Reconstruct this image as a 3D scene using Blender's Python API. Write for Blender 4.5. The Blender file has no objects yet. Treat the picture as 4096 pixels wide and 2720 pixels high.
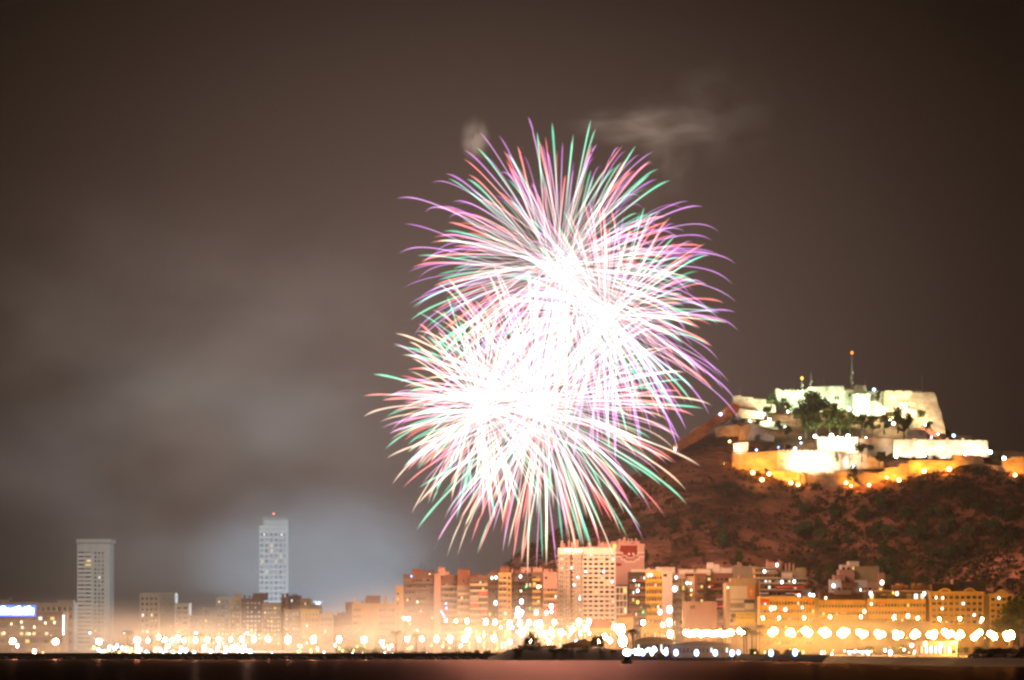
import bpy, bmesh, math, random
from math import pi, sin, cos, sqrt, radians
from mathutils import Vector, Matrix, noise

S = bpy.context.scene
COL = S.collection
random.seed(7)

# ---------------------------------------------------------------- camera
F = 2904.0                  # focal length in pixels of the 1024 px wide picture
CAMZ = 8.0
HOR = 641.0                 # row of the horizon
cd = bpy.data.cameras.new('camera')
cd.sensor_width = 36.0
cd.lens = 36.0 * F / 1024.0
cd.shift_y = (HOR - 340.0) / 1024.0
cd.clip_start = 1.0
cd.clip_end = 20000.0
cam = bpy.data.objects.new('camera', cd)
COL.objects.link(cam)
cam.location = (0, 0, CAMZ)
cam.rotation_euler = (pi / 2, 0, 0)
S.camera = cam

def P(px, py, Y):
    """point seen at picture position px,py (1024 wide) standing at distance Y"""
    return Vector(((px - 512.0) / F * Y, Y, CAMZ + (HOR - py) / F * Y))
def PX(px, Y): return (px - 512.0) / F * Y
def PZ(py, Y): return CAMZ + (HOR - py) / F * Y

# ---------------------------------------------------------------- world: murky night sky over a lit city
W = bpy.data.worlds.new('World'); S.world = W
W.use_nodes = True
wt = W.node_tree; wn = wt.nodes; wl = wt.links
wn.clear()
wo = wn.new('ShaderNodeOutputWorld'); wb = wn.new('ShaderNodeBackground')
wc = wn.new('ShaderNodeTexCoord')
# glow of the lit town in the murk: brightest above the town, falling off with the angle from it
wd = wn.new('ShaderNodeVectorMath'); wd.operation = 'DOT_PRODUCT'
wv = wn.new('ShaderNodeVectorMath'); wv.operation = 'NORMALIZE'
wl.new(wc.outputs['Generated'], wv.inputs[0]); wl.new(wv.outputs[0], wd.inputs[0])
wd.inputs[1].default_value = tuple(Vector((-0.020, 1.0, 0.062)).normalized())
wa = wn.new('ShaderNodeMath'); wa.operation = 'ARCCOSINE'; wa.use_clamp = False
wl.new(wd.outputs['Value'], wa.inputs[0])
wm = wn.new('ShaderNodeMath'); wm.operation = 'DIVIDE'; wm.inputs[1].default_value = 0.5
wl.new(wa.outputs[0], wm.inputs[0])
wr = wn.new('ShaderNodeValToRGB'); wl.new(wm.outputs[0], wr.inputs[0])
cr = wr.color_ramp; cr.interpolation = 'B_SPLINE'
cr.elements[0].position = 0.0; cr.elements[0].color = (0.134, 0.093, 0.078, 1)
cr.elements[1].position = 1.0; cr.elements[1].color = (0.005, 0.0028, 0.0016, 1)
for po, co in ((0.10, (0.125, 0.084, 0.069)), (0.20, (0.082, 0.052, 0.041)), (0.30, (0.042, 0.0257, 0.019)), (0.40, (0.016, 0.0086, 0.0054)), (0.50, (0.0035, 0.0012, 0.0004)), (0.62, (0.003, 0.0010, 0.0004))):
    e = cr.elements.new(po); e.color = (*co, 1)
wl.new(wr.outputs[0], wb.inputs['Color']); wb.inputs['Strength'].default_value = 1.0
wl.new(wb.outputs[0], wo.inputs['Surface'])

# ---------------------------------------------------------------- exposure and sampling
S.view_settings.view_transform = 'Standard'
S.view_settings.look = 'None'
S.view_settings.exposure = 0.0
S.view_settings.gamma = 1.0
cy = S.cycles
cy.max_bounces = 5; cy.diffuse_bounces = 2; cy.glossy_bounces = 2
cy.transmission_bounces = 2; cy.volume_bounces = 1
cy.transparent_max_bounces = 96
cy.filter_width = 2.6
cy.use_denoising = True
cy.volume_max_steps = 128
cy.volume_step_rate = 1.0
cy.caustics_reflective = False; cy.caustics_refractive = False

# ---------------------------------------------------------------- helpers
def link(o, parent=None):
    COL.objects.link(o)
    if parent is not None: o.parent = parent
    return o
def tag(o, label=None, cat=None, group=None, kind=None):
    if label: o['label'] = label
    if cat: o['category'] = cat
    if group: o['group'] = group
    if kind: o['kind'] = kind
    return o
def empty(name, loc, label, cat, group=None, rz=0.0):
    o = bpy.data.objects.new(name, None)
    o.location = loc; o.rotation_euler = (0, 0, rz)
    o.empty_display_size = 1.0
    link(o)
    return tag(o, label, cat, group)

class MB:
    """collects shapes into one mesh"""
    def __init__(s): s.v = []; s.f = []; s.m = []; s.sm = []
    def add(s, vs, fs, mi=0, smooth=False):
        b = len(s.v)
        s.v.extend([tuple(v) for v in vs])
        for f in fs:
            s.f.append(tuple(b + i for i in f)); s.m.append(mi); s.sm.append(smooth)
        return s
    def box(s, x0, x1, y0, y1, z0, z1, mi=0):
        vs = [(x0,y0,z0),(x1,y0,z0),(x1,y1,z0),(x0,y1,z0),(x0,y0,z1),(x1,y0,z1),(x1,y1,z1),(x0,y1,z1)]
        return s.add(vs, [(0,3,2,1),(4,5,6,7),(0,1,5,4),(1,2,6,5),(2,3,7,6),(3,0,4,7)], mi)
    def prism(s, pts, y0, y1, mi=0):
        """outline in x,z extruded from y0 to y1"""
        n = len(pts)
        vs = [(p[0], y0, p[1]) for p in pts] + [(p[0], y1, p[1]) for p in pts]
        fs = [tuple(range(n)), tuple(range(2*n-1, n-1, -1))]
        for i in range(n):
            j = (i+1) % n
            fs.append((j, i, n+i, n+j))
        return s.add(vs, fs, mi)
    def tube(s, pts, rads, n=6, mi=0, cap=True, smooth=True):
        pts = [Vector(p) for p in pts]; vs = []; fs = []
        for i, p in enumerate(pts):
            t = (pts[min(i+1, len(pts)-1)] - pts[max(i-1, 0)])
            if t.length < 1e-9: t = Vector((0,0,1))
            t.normalize()
            a = t.cross(Vector((0,0,1)) if abs(t.z) < 0.9 else Vector((1,0,0))).normalized()
            b = t.cross(a)
            for k in range(n):
                an = 2*pi*k/n
                vs.append(p + (a*cos(an) + b*sin(an))*rads[i])
        for i in range(len(pts)-1):
            for k in range(n):
                k2 = (k+1) % n
                fs.append((i*n+k, i*n+k2, (i+1)*n+k2, (i+1)*n+k))
        if cap:
            fs.append(tuple(range(n-1, -1, -1)))
            fs.append(tuple((len(pts)-1)*n + k for k in range(n)))
        return s.add(vs, fs, mi, smooth)
    def ball(s, c, r, seg=8, rings=5, mi=0, sz=1.0, sx=1.0):
        c = Vector(c); vs = [(c.x, c.y, c.z - r*sz)]
        for i in range(1, rings):
            th = -pi/2 + pi*i/rings
            for k in range(seg):
                an = 2*pi*k/seg
                vs.append((c.x + r*sx*cos(th)*cos(an), c.y + r*sx*cos(th)*sin(an), c.z + r*sz*sin(th)))
        vs.append((c.x, c.y, c.z + r*sz)); fs = []
        for k in range(seg): fs.append((0, 1+(k+1) % seg, 1+k))
        for i in range(rings-2):
            for k in range(seg):
                a = 1+i*seg+k; b = 1+i*seg+(k+1) % seg
                fs.append((a, b, b+seg, a+seg))
        t = len(vs)-1; o = 1+(rings-2)*seg
        for k in range(seg): fs.append((o+k, o+(k+1) % seg, t))
        return s.add(vs, fs, mi, True)
    def mesh(s, name, mats):
        me = bpy.data.meshes.new(name)
        me.from_pydata(s.v, [], s.f)
        for m in (mats if isinstance(mats, (list, tuple)) else [mats]): me.materials.append(m)
        me.polygons.foreach_set('material_index', s.m)
        me.polygons.foreach_set('use_smooth', s.sm)
        me.update()
        return me
    def build(s, name, mats, parent=None, loc=None):
        o = bpy.data.objects.new(name, s.mesh(name, mats))
        if loc is not None: o.location = loc
        return link(o, parent)

def inst(name, me, parent=None, loc=(0,0,0)):
    o = bpy.data.objects.new(name, me); o.location = loc
    return link(o, parent)

# ---------------------------------------------------------------- materials
MATS = {}
def new_mat(name):
    m = bpy.data.materials.new(name); m.use_nodes = True
    nt = m.node_tree; nt.nodes.clear()
    out = nt.nodes.new('ShaderNodeOutputMaterial')
    return m, nt, out
def plaster(name, col, var=0.16, rough=0.85, scale=0.25, streak=True):
    """wall paint with weathering"""
    if name in MATS: return MATS[name]
    m, nt, out = new_mat(name); N = nt.nodes; L = nt.links
    b = N.new('ShaderNodeBsdfPrincipled'); L.new(b.outputs[0], out.inputs['Surface'])
    b.inputs['Roughness'].default_value = rough
    b.inputs['Specular IOR Level'].default_value = 0.2
    tc = N.new('ShaderNodeTexCoord'); mp = N.new('ShaderNodeMapping')
    mp.inputs['Scale'].default_value = (scale, scale, scale*(0.22 if streak else 1.0))
    nz = N.new('ShaderNodeTexNoise'); nz.inputs['Scale'].default_value = 1.0
    nz.inputs['Detail'].default_value = 6; nz.inputs['Roughness'].default_value = 0.65
    L.new(tc.outputs['Object'], mp.inputs[0]); L.new(mp.outputs[0], nz.inputs['Vector'])
    r = N.new('ShaderNodeValToRGB')
    r.color_ramp.elements[0].position = 0.3; r.color_ramp.elements[1].position = 0.7
    lo = [max(0, c*(1-var)) for c in col]; hi = [min(1, c*(1+var)) for c in col]
    r.color_ramp.elements[0].color = (*lo, 1); r.color_ramp.elements[1].color = (*hi, 1)
    L.new(nz.outputs[0], r.inputs[0]); L.new(r.outputs[0], b.inputs['Base Color'])
    MATS[name] = m
    return m
def emit(name, col, strength, sample=False):
    if name in MATS: return MATS[name]
    m, nt, out = new_mat(name)
    e = nt.nodes.new('ShaderNodeEmission')
    e.inputs['Color'].default_value = (*col, 1); e.inputs['Strength'].default_value = strength
    nt.links.new(e.outputs[0], out.inputs['Surface'])
    m.cycles.emission_sampling = 'AUTO' if sample else 'NONE'
    MATS[name] = m
    return m

# ---------------------------------------------------------------- haze and smoke
def volume_box(name, mb, dens, col, aniso=0.3):
    m, nt, out = new_mat(name)
    v = nt.nodes.new('ShaderNodeVolumePrincipled')
    v.inputs['Color'].default_value = (*col, 1)
    v.inputs['Density'].default_value = dens
    v.inputs['Anisotropy'].default_value = aniso
    nt.links.new(v.outputs[0], out.inputs['Volume'])
    return mb.build(name, m)
HAZE = volume_box('haze', MB().box(-1000, 1000, -60, 4200, -4, 300), 0.52e-4, (0.80, 0.86, 0.90), 0.2)
tag(HAZE, 'thin brown night haze over the bay and the town', 'haze', kind='stuff')

def smoke(name, c, r, dens, label, col=(0.92, 0.9, 0.88), scale=2.2, lo=0.42, hi=0.75, seed=0.0, stretch=(1,1,1), cat='smoke', edge=1.0):
    """a drifting cloud of smoke: an ellipsoid whose density is ragged noise fading to its rim"""
    mb = MB(); mb.ball((0,0,0), 1.0, 24, 14)
    m, nt, out = new_mat(name); N = nt.nodes; L = nt.links
    v = N.new('ShaderNodeVolumePrincipled'); L.new(v.outputs[0], out.inputs['Volume'])
    v.inputs['Color'].default_value = (*col, 1); v.inputs['Anisotropy'].default_value = 0.2
    tc = N.new('ShaderNodeTexCoord')
    ln = N.new('ShaderNodeVectorMath'); ln.operation = 'LENGTH'
    L.new(tc.outputs['Object'], ln.inputs[0])
    mp = N.new('ShaderNodeMapping'); mp.inputs['Location'].default_value = (seed, seed*1.7, seed*0.6)
    mp.inputs['Scale'].default_value = stretch
    L.new(tc.outputs['Object'], mp.inputs[0])
    nz = N.new('ShaderNodeTexNoise'); nz.inputs['Scale'].default_value = scale
    nz.inputs['Detail'].default_value = 4; nz.inputs['Roughness'].default_value = 0.5
    nz.inputs['Distortion'].default_value = 0.35
    L.new(mp.outputs[0], nz.inputs['Vector'])
    a = N.new('ShaderNodeMapRange'); a.interpolation_type = 'SMOOTHSTEP'
    a.inputs['From Min'].default_value = lo; a.inputs['From Max'].default_value = hi
    L.new(nz.outputs[0], a.inputs[0])
    f = N.new('ShaderNodeMapRange'); f.interpolation_type = 'SMOOTHSTEP'
    f.inputs['From Min'].default_value = 0.97; f.inputs['From Max'].default_value = 0.97 - edge*0.85
    L.new(ln.outputs['Value'], f.inputs[0])
    k = N.new('ShaderNodeMath'); k.operation = 'MULTIPLY'
    L.new(a.outputs[0], k.inputs[0]); L.new(f.outputs[0], k.inputs[1])
    d = N.new('ShaderNodeMath'); d.operation = 'MULTIPLY'; d.inputs[1].default_value = dens
    L.new(k.outputs[0], d.inputs[0]); L.new(d.outputs[0], v.inputs['Density'])
    o = mb.build(name, m); o.location = c; o.scale = r
    return tag(o, label, cat, kind='stuff')
# ================================================================ FIREWORKS
def trail_material(name, cols):
    """glowing gas: each ray gathers more light where the trail is thicker; colour stored along the trail"""
    m, nt, out = new_mat(name); N = nt.nodes; L = nt.links
    at = N.new('ShaderNodeAttribute'); at.attribute_name = 'glow'
    em = N.new('ShaderNodeEmission'); tr = N.new('ShaderNodeBsdfTransparent'); ad = N.new('ShaderNodeAddShader')
    lw = N.new('ShaderNodeLayerWeight'); lw.inputs['Blend'].default_value = 0.5
    inv = N.new('ShaderNodeMath'); inv.operation = 'SUBTRACT'; inv.inputs[0].default_value = 1.0
    L.new(lw.outputs['Facing'], inv.inputs[1])
    pw = N.new('ShaderNodeMath'); pw.operation = 'POWER'; pw.inputs[1].default_value = 2.4
    L.new(inv.outputs[0], pw.inputs[0])
    ge = N.new('ShaderNodeNewGeometry'); fr = N.new('ShaderNodeMath'); fr.operation = 'SUBTRACT'; fr.inputs[0].default_value = 1.0
    L.new(ge.outputs['Backfacing'], fr.inputs[1])
    ml = N.new('ShaderNodeMath'); ml.operation = 'MULTIPLY'
    L.new(pw.outputs[0], ml.inputs[0]); L.new(fr.outputs[0], ml.inputs[1])
    hc = N.new('ShaderNodeMath'); hc.operation = 'POWER'; hc.inputs[1].default_value = 9.0; L.new(inv.outputs[0], hc.inputs[0])
    hk = N.new('ShaderNodeMath'); hk.operation = 'MULTIPLY'; hk.inputs[1].default_value = 0.32; L.new(hc.outputs[0], hk.inputs[0])
    mx = N.new('ShaderNodeMix'); mx.data_type = 'RGBA'; L.new(hk.outputs[0], mx.inputs['Factor']); L.new(at.outputs['Color'], mx.inputs['A']); mx.inputs['B'].default_value = (1.5, 1.45, 1.4, 1)
    L.new(mx.outputs['Result'], em.inputs['Color']); L.new(ml.outputs[0], em.inputs['Strength'])
    L.new(em.outputs[0], ad.inputs[0]); L.new(tr.outputs[0], ad.inputs[1]); L.new(ad.outputs[0], out.inputs['Surface'])
    m.cycles.emission_sampling = 'NONE'
    return m
TRAIL = trail_material('burning_star_trail', None)

GREEN = (0.09, 0.66, 0.40); RED = (1.0, 0.15, 0.15); PURPLE = (0.62, 0.16, 0.74); CREAM = (0.95, 0.66, 0.42); PINK = (0.82, 0.30, 0.66)

def star(rng, c, R, d, kind):
    """one star's path: points, radii and glow colour"""
    n = 15
    col = {'g': GREEN, 'r': RED, 'p': PURPLE, 'c': CREAM, 'k': PINK}[kind]
    ln = {'g': 1.0, 'r': 0.97, 'p': 1.10, 'c': 1.0, 'k': 1.0}[kind] * rng.choice([rng.uniform(0.55, 0.9), rng.uniform(0.82, 1.06), rng.uniform(0.86, 1.04)]) * R
    if rng.random() < 0.05: ln *= rng.uniform(1.05, 1.16)
    drop = {'g': 0.06, 'r': 0.065, 'p': 0.135, 'c': 0.085, 'k': 0.10}[kind] * R * rng.uniform(0.5, 1.5)
    w = {'g': 0.74, 'r': 0.68, 'p': 0.56, 'c': 0.62, 'k': 0.56}[kind] * rng.uniform(0.55, 1.1)
    br = {'g': 1.0, 'r': 1.0, 'p': 0.8, 'c': 1.0, 'k': 0.9}[kind] * rng.uniform(0.7, 1.2)
    pts, rad, glow = [], [], []
    for i in range(n):
        s = i/(n-1)
        t = 0.004 + 0.996*s
        k = 2.0
        g = (1-math.exp(-k*t))/(1-math.exp(-k))      # slowed by the air
        p = c + d*ln*g + Vector((0,0,-1))*drop*(t**2.3)
        pts.append(p)
        rad.append(w*(0.13 + 0.95*min(1, s*1.3)**1.2)*(1.0 if s < 0.72 else max(0.04, ((1-s)/0.28)**0.75)))
        hot = 1.0 + 0.8*max(0.0, 1-g*1.15)**1.2       # hotter near the break
        fade = 1.0 if s < 0.8 else 0.35 + 0.65*(1-s)/0.2
        wh = max(0.0, min(1.0, (0.83-g)/0.36))         # overexposed towards the break
        base = [a*(1-wh*0.75) + q*wh*0.75 for a, q in zip(col, (0.98, 0.84, 0.86))]
        core = 2.0*br*hot*fade*(0.28 + 0.72*min(1.0, s/0.42)**1.3)
        glow.append([x*core for x in base])
    return pts, rad, glow

def trail_mesh(name, stars):
    mb = MB(); cols = []
    NS = 6
    for pts, rad, glow in stars:
        mb.tube(pts, rad, NS, cap=False)
        for g in glow: cols.extend([(g[0], g[1], g[2], 1.0)]*NS)
    me = mb.mesh(name, TRAIL)
    a = me.attributes.new('glow', 'FLOAT_COLOR', 'POINT')
    flat = [x for c in cols for x in c]
    a.data.foreach_set('color', flat)
    return me

def shell(px, py, Y, R, n, mix, label, seed, power, lcol, squash=1.0, bias=None, cone=None):
    rng = random.Random(seed)
    c = P(px, py, Y)
    root = empty('firework_burst', c, label, 'firework', 'firework shells bursting over the shore')
    stars = []
    ga = pi*(3-sqrt(5))
    for i in range(n):
        z = 1-2*(i+0.5)/n; r = sqrt(max(0, 1-z*z)); a = ga*i + rng.uniform(-.6, .6)
        d = Vector((r*cos(a), r*sin(a), z)) + Vector((rng.uniform(-.22,.22), rng.uniform(-.22,.22), rng.uniform(-.22,.22)))
        d.normalize()
        d.z *= squash
        if bias is not None: d = d + Vector(bias)*0.25
        kind = rng.choices([m[0] for m in mix], [m[1] for m in mix])[0]
        stars.append(star(rng, Vector((rng.gauss(0, 3.2), rng.gauss(0, 3.2), rng.gauss(0, 3.2))), R, d, kind))
    # the hundred widest spread in the picture are parts of their own, the others one part
    stars.sort(key=lambda s: -(s[0][-1].x**2 + s[0][-1].z**2))
    for s in stars[:99]:
        inst('star_trail', trail_mesh('star_trail', [s]), root)
    o = inst('inner_star_trails', trail_mesh('inner_star_trails', stars[99:]), root); o['kind'] = 'stuff'
    ld = bpy.data.lights.new('burst_glow', 'POINT'); ld.energy = power; ld.color = lcol; ld.shadow_soft_size = 12.0
    lo = bpy.data.objects.new('burst_glow', ld); link(lo, root)
    return root

MIX1 = [('p', 4.2), ('r', 3.2), ('g', 3.0)]
MIX2 = [('r', 3.2), ('g', 2.4), ('k', 3.0), ('c', 2.4)]
YF = 1400.0
WARM = (1.0, 0.53, 0.37)
FP = 6.5e5
shell(559, 268, YF+10, 74, 520, MIX1, 'topmost firework burst with long purple tips, upper left of the four', 11, FP, WARM)
shell(607, 314, YF-15, 58, 400, MIX1, 'firework burst of green and red trails on the right, nearest the castle', 12, FP, WARM)
shell(484, 404, YF-25, 51, 380, MIX2, 'firework burst with red and green trails on the left, over the hazy rooftops', 13, FP, WARM)
shell(541, 405, YF+20, 78, 500, MIX2, 'lowest firework burst with cream and green trails hanging over the flats', 14, FP, WARM)
# ================================================================ SETTING: water, shore, hill
def lerp_list(pts, x):
    if x <= pts[0][0]: return pts[0][1]
    for (a, ya), (b, yb) in zip(pts, pts[1:]):
        if x <= b: return ya + (yb-ya)*(x-a)/(b-a)
    return pts[-1][1]

def water_mat():
    m, nt, out = new_mat('night_water'); N = nt.nodes; L = nt.links
    df = N.new('ShaderNodeBsdfDiffuse'); df.inputs['Color'].default_value = (0.012, 0.008, 0.006, 1)
    b = N.new('ShaderNodeBsdfGlossy'); b.inputs['Color'].default_value = (1.0, .60, .52, 1); b.inputs['Roughness'].default_value = 0.36
    mx = N.new('ShaderNodeMixShader'); mx.inputs[0].default_value = 0.075
    L.new(df.outputs[0], mx.inputs[1]); L.new(b.outputs[0], mx.inputs[2]); L.new(mx.outputs[0], out.inputs['Surface'])
    tc = N.new('ShaderNodeTexCoord'); mp = N.new('ShaderNodeMapping'); mp.inputs['Scale'].default_value = (0.05, 0.22, 1)
    L.new(tc.outputs['Object'], mp.inputs[0])
    n1 = N.new('ShaderNodeTexNoise'); n1.inputs['Scale'].default_value = 1.0; n1.inputs['Detail'].default_value = 5
    L.new(mp.outputs[0], n1.inputs['Vector'])
    bp = N.new('ShaderNodeBump'); bp.inputs['Strength'].default_value = 0.55; bp.inputs['Distance'].default_value = 2.2
    L.new(n1.outputs[0], bp.inputs['Height']); L.new(bp.outputs[0], b.inputs['Normal'])
    return m
w = MB(); w.add([(-990,-50,0),(990,-50,0),(990,1600,0),(-990,1600,0)], [(0,1,2,3)])
tag(w.build('water', water_mat()), kind='structure')

# the land: one sheet from the quay back to the horizon
SHORE = [(-990, 1285), (-200, 1285), (0, 1262), (40, 1232), (95, 1190), (122, 1120), (136, 1020), (150, 975), (200, 955), (990, 940)]
def ground_mat():
    m, nt, out = new_mat('paving'); N = nt.nodes; L = nt.links
    b = N.new('ShaderNodeBsdfPrincipled'); L.new(b.outputs[0], out.inputs['Surface'])
    b.inputs['Roughness'].default_value = 0.9
    tc = N.new('ShaderNodeTexCoord'); n1 = N.new('ShaderNodeTexNoise'); n1.inputs['Scale'].default_value = 0.06; n1.inputs['Detail'].default_value = 8
    L.new(tc.outputs['Object'], n1.inputs['Vector'])
    r = N.new('ShaderNodeValToRGB'); r.color_ramp.elements[0].position = .35; r.color_ramp.elements[1].position = .68
    r.color_ramp.elements[0].color = (.10, .085, .07, 1); r.color_ramp.elements[1].color = (.24, .20, .15, 1)
    L.new(n1.outputs[0], r.inputs[0]); L.new(r.outputs[0], b.inputs['Base Color'])
    return m
g = MB()
vs = []; fs = []
for x, y in SHORE: vs.append((x, y, 2.2))
for x, y in SHORE: vs.append((x, 4150, 2.2))
n = len(SHORE)
for i in range(n-1): fs.append((i, i+1, n+i+1, n+i))
g.add(vs, fs)
tag(g.build('ground', ground_mat()), kind='structure')
# quay wall: dark stone face with a low parapet
q = MB()
for (xa, ya), (xb, yb) in zip(SHORE, SHORE[1:]):
    vs = [(xa, ya-1.2, -2), (xb, yb-1.2, -2), (xb, yb+1.0, -2), (xa, ya+1.0, -2)]
    top = 2.75 if xa < 100 else 2.32
    vs += [(v[0], v[1], top) for v in vs]
    q.add(vs, [(0,3,2,1),(4,5,6,7),(0,1,5,4),(1,2,6,5),(2,3,7,6),(3,0,4,7)])
tag(q.build('quay_wall', plaster('quay_stone', (.05,.042,.035), .4, .9, .3)), 'long dark stone quay wall along the edge of the water', 'quay wall')
# sand sloping from the foot of the quay into the water on the right
SAND = plaster('beach_sand', (.36,.27,.15), .3, .95, .15, False)
bl = [(122,1119.5),(136,1019),(150,974),(200,954),(400,948)]; bw = [(117,1098),(128,985),(138,915),(180,885),(400,875)]
mb = MB(); vs = [(x, y, 2.3) for x, y in bl]+[(x, y, -.15) for x, y in bw]; n = len(bl)
mb.add(vs, [(n+i, n+i+1, i+1, i) for i in range(n-1)]); tag(mb.build('beach', SAND), kind='structure')
# rubble along the foot of the quay
rng = random.Random(3); q = MB()
for i in range(420):
    k = rng.uniform(-330, 118); y = lerp_list(SHORE, k) - rng.uniform(1.3, 5.0); r = rng.uniform(.7, 1.6)
    b = len(q.v); q.ball((k, y, rng.uniform(-.3, .5)), r, 5, 3, sz=.7, sx=rng.uniform(.8, 1.5))
tag(q.build('rubble', plaster('rubble_stone', (.045,.04,.035), .5, .9, .8)), 'dark boulders heaped at the foot of the quay', 'rubble', kind='stuff')

# ---- castle hill
PY_A = [(440,612),(480,592),(525,558),(559,539),(593,519),(627,494),(661,476),(690,468),(715,467),(740,473),(770,480),(800,484),(850,485),(900,480),(950,474),(990,470),(1024,474),(1100,482),(1180,500)]
PY_B = [(440,612),(480,585),(505,568),(525,549.5),(542,539),(559,529),(576,520.5),(593,508.6),(610,493),(627,480),(644,468),(661,459),(678,451),(695,441),(712,431),(725,426),(740,432),(775,441),(830,441),(860,441),(900,446),(960,449),(1000,452),(1024,456),(1100,470),(1180,490)]
PY_C = [(440,620),(480,600),(600,540),(650,490),(700,450),(735,420),(760,414),(790,406),(850,405),(900,407),(930,408),(945,428),(960,441),(1000,452),(1100,480),(1180,500)]
def hill_z(X, Y):
    px = 512 + X/Y*F
    za = PZ(lerp_list(PY_A, px), 1790); zb = PZ(lerp_list(PY_B, px), 1850); zc = PZ(lerp_list(PY_C, px), 1900)
    base = 1.5
    prof = [(1490, base-4), (1530, base + .05*(za-base)), (1620, base + .36*(za-base)), (1720, base + .72*(za-base)), (1790, za), (1850, zb), (1900, zc), (1950, zc), (2080, base + .45*(zc-base)), (2320, base-4)]
    z = lerp_list(prof, Y)
    amp = min(1.0, max(0.0, (z-base)/40.0))
    steep = 1.0 if Y < 1790 else (0.25 if Y < 1960 else 1.0)
    v = Vector((X*0.010, Y*0.010, 1.3))
    n1 = noise.fractal(v, 1.0, 2.1, 5)
    n2 = noise.fractal(Vector((X*0.05, Y*0.03, 4.0)), 0.9, 2.2, 4)
    n3 = abs(noise.noise(Vector((X*0.018, z*0.06, 8.0))))
    return z + amp*steep*(n1*5.5 + n2*2.4 - n3*3.0)
def hill_mat():
    m, nt, out = new_mat('rocky_scrub_slope'); N = nt.nodes; L = nt.links
    b = N.new('ShaderNodeBsdfPrincipled'); L.new(b.outputs[0], out.inputs['Surface'])
    b.inputs['Roughness'].default_value = 0.95; b.inputs['Specular IOR Level'].default_value = 0.1
    tc = N.new('ShaderNodeTexCoord')
    n1 = N.new('ShaderNodeTexNoise'); n1.inputs['Scale'].default_value = 0.022; n1.inputs['Detail'].default_value = 9; n1.inputs['Roughness'].default_value = .62
    mp = N.new('ShaderNodeMapping'); mp.inputs['Scale'].default_value = (.8, .8, 2.2)
    L.new(tc.outputs['Object'], mp.inputs[0]); L.new(mp.outputs[0], n1.inputs['Vector'])
    r = N.new('ShaderNodeValToRGB'); cr = r.color_ramp
    cr.elements[0].position = .38; cr.elements[0].color = (.060, .042, .022, 1)
    cr.elements[1].position = .66; cr.elements[1].color = (.62, .27, .16, 1)
    e = cr.elements.new(.5); e.color = (.30, .13, .078, 1)
    L.new(n1.outputs[0], r.inputs[0]); L.new(r.outputs[0], b.inputs['Base Color'])
    n2 = N.new('ShaderNodeTexNoise'); n2.inputs['Scale'].default_value = .22; n2.inputs['Detail'].default_value = 7
    L.new(mp.outputs[0], n2.inputs['Vector'])
    bp = N.new('ShaderNodeBump'); bp.inputs['Strength'].default_value = 1.0; bp.inputs['Distance'].default_value = 3.0
    L.new(n2.outputs[0], bp.inputs['Height']); L.new(bp.outputs[0], b.inputs['Normal'])
    return m
HM = hill_mat()
NX, NY = 230, 120
h = MB(); vs = []; fs = []
for j in range(NY):
    Y = 1490 + (2320-1490)*(j/(NY-1))**1.35
    for i in range(NX):
        px = 440 + (1180-440)*i/(NX-1)
        X = PX(px, Y); vs.append((X, Y, hill_z(X, Y)))
for j in range(NY-1):
    for i in range(NX-1):
        a = j*NX+i; fs.append((a, a+1, a+NX+1, a+NX))
h.add(vs, fs, 0, True)
tag(h.build('hill', HM), kind='structure')
# nearer spur at the right edge
def spur_z(X, Y):
    px = 512 + X/Y*F
    top = PZ(lerp_list([(880,640),(930,592),(948,575),(975,562),(1000,551),(1024,541),(1080,520),(1180,510)], px), 1480)
    prof = [(1385, -2), (1420, 4 + .3*top), (1480, top), (1540, top), (1640, -3)]
    z = lerp_list(prof, Y)
    return z + min(1, max(0, z/25.0))*(noise.fractal(Vector((X*.02, Y*.02, 7)), 1, 2.1, 5)*3.0)
h = MB(); vs = []; fs = []
NX, NY = 90, 50
for j in range(NY):
    Y = 1385 + (1640-1385)*j/(NY-1)
    for i in range(NX):
        px = 880 + 300*i/(NX-1); X = PX(px, Y); vs.append((X, Y, spur_z(X, Y)))
for j in range(NY-1):
    for i in range(NX-1):
        a = j*NX+i; fs.append((a, a+1, a+NX+1, a+NX))
h.add(vs, fs, 0, True)
tag(h.build('hill_spur', HM), kind='structure')

# ---- leaves
def leaf_mat(name, a, b):
    m, nt, out = new_mat(name); N = nt.nodes; L = nt.links
    p = N.new('ShaderNodeBsdfPrincipled'); L.new(p.outputs[0], out.inputs['Surface'])
    p.inputs['Roughness'].default_value = .8; p.inputs['Specular IOR Level'].default_value = .15
    tc = N.new('ShaderNodeTexCoord'); n1 = N.new('ShaderNodeTexNoise'); n1.inputs['Scale'].default_value = .9; n1.inputs['Detail'].default_value = 3
    L.new(tc.outputs['Object'], n1.inputs['Vector'])
    r = N.new('ShaderNodeValToRGB'); r.color_ramp.elements[0].position = .35; r.color_ramp.elements[1].position = .65
    r.color_ramp.elements[0].color = (*a, 1); r.color_ramp.elements[1].color = (*b, 1)
    L.new(n1.outputs[0], r.inputs[0]); L.new(r.outputs[0], p.inputs['Base Color'])
    return m
LEAF = leaf_mat('pine_needles', (.030,.050,.016), (.11,.15,.05))
LEAF2 = leaf_mat('broad_leaves', (.035,.045,.012), (.11,.11,.03))
SCRUB = leaf_mat('dry_scrub', (.060,.036,.017), (.15,.085,.045))
BARK = plaster('bark', (.07,.05,.035), .3, .9, 2.0)

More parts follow.
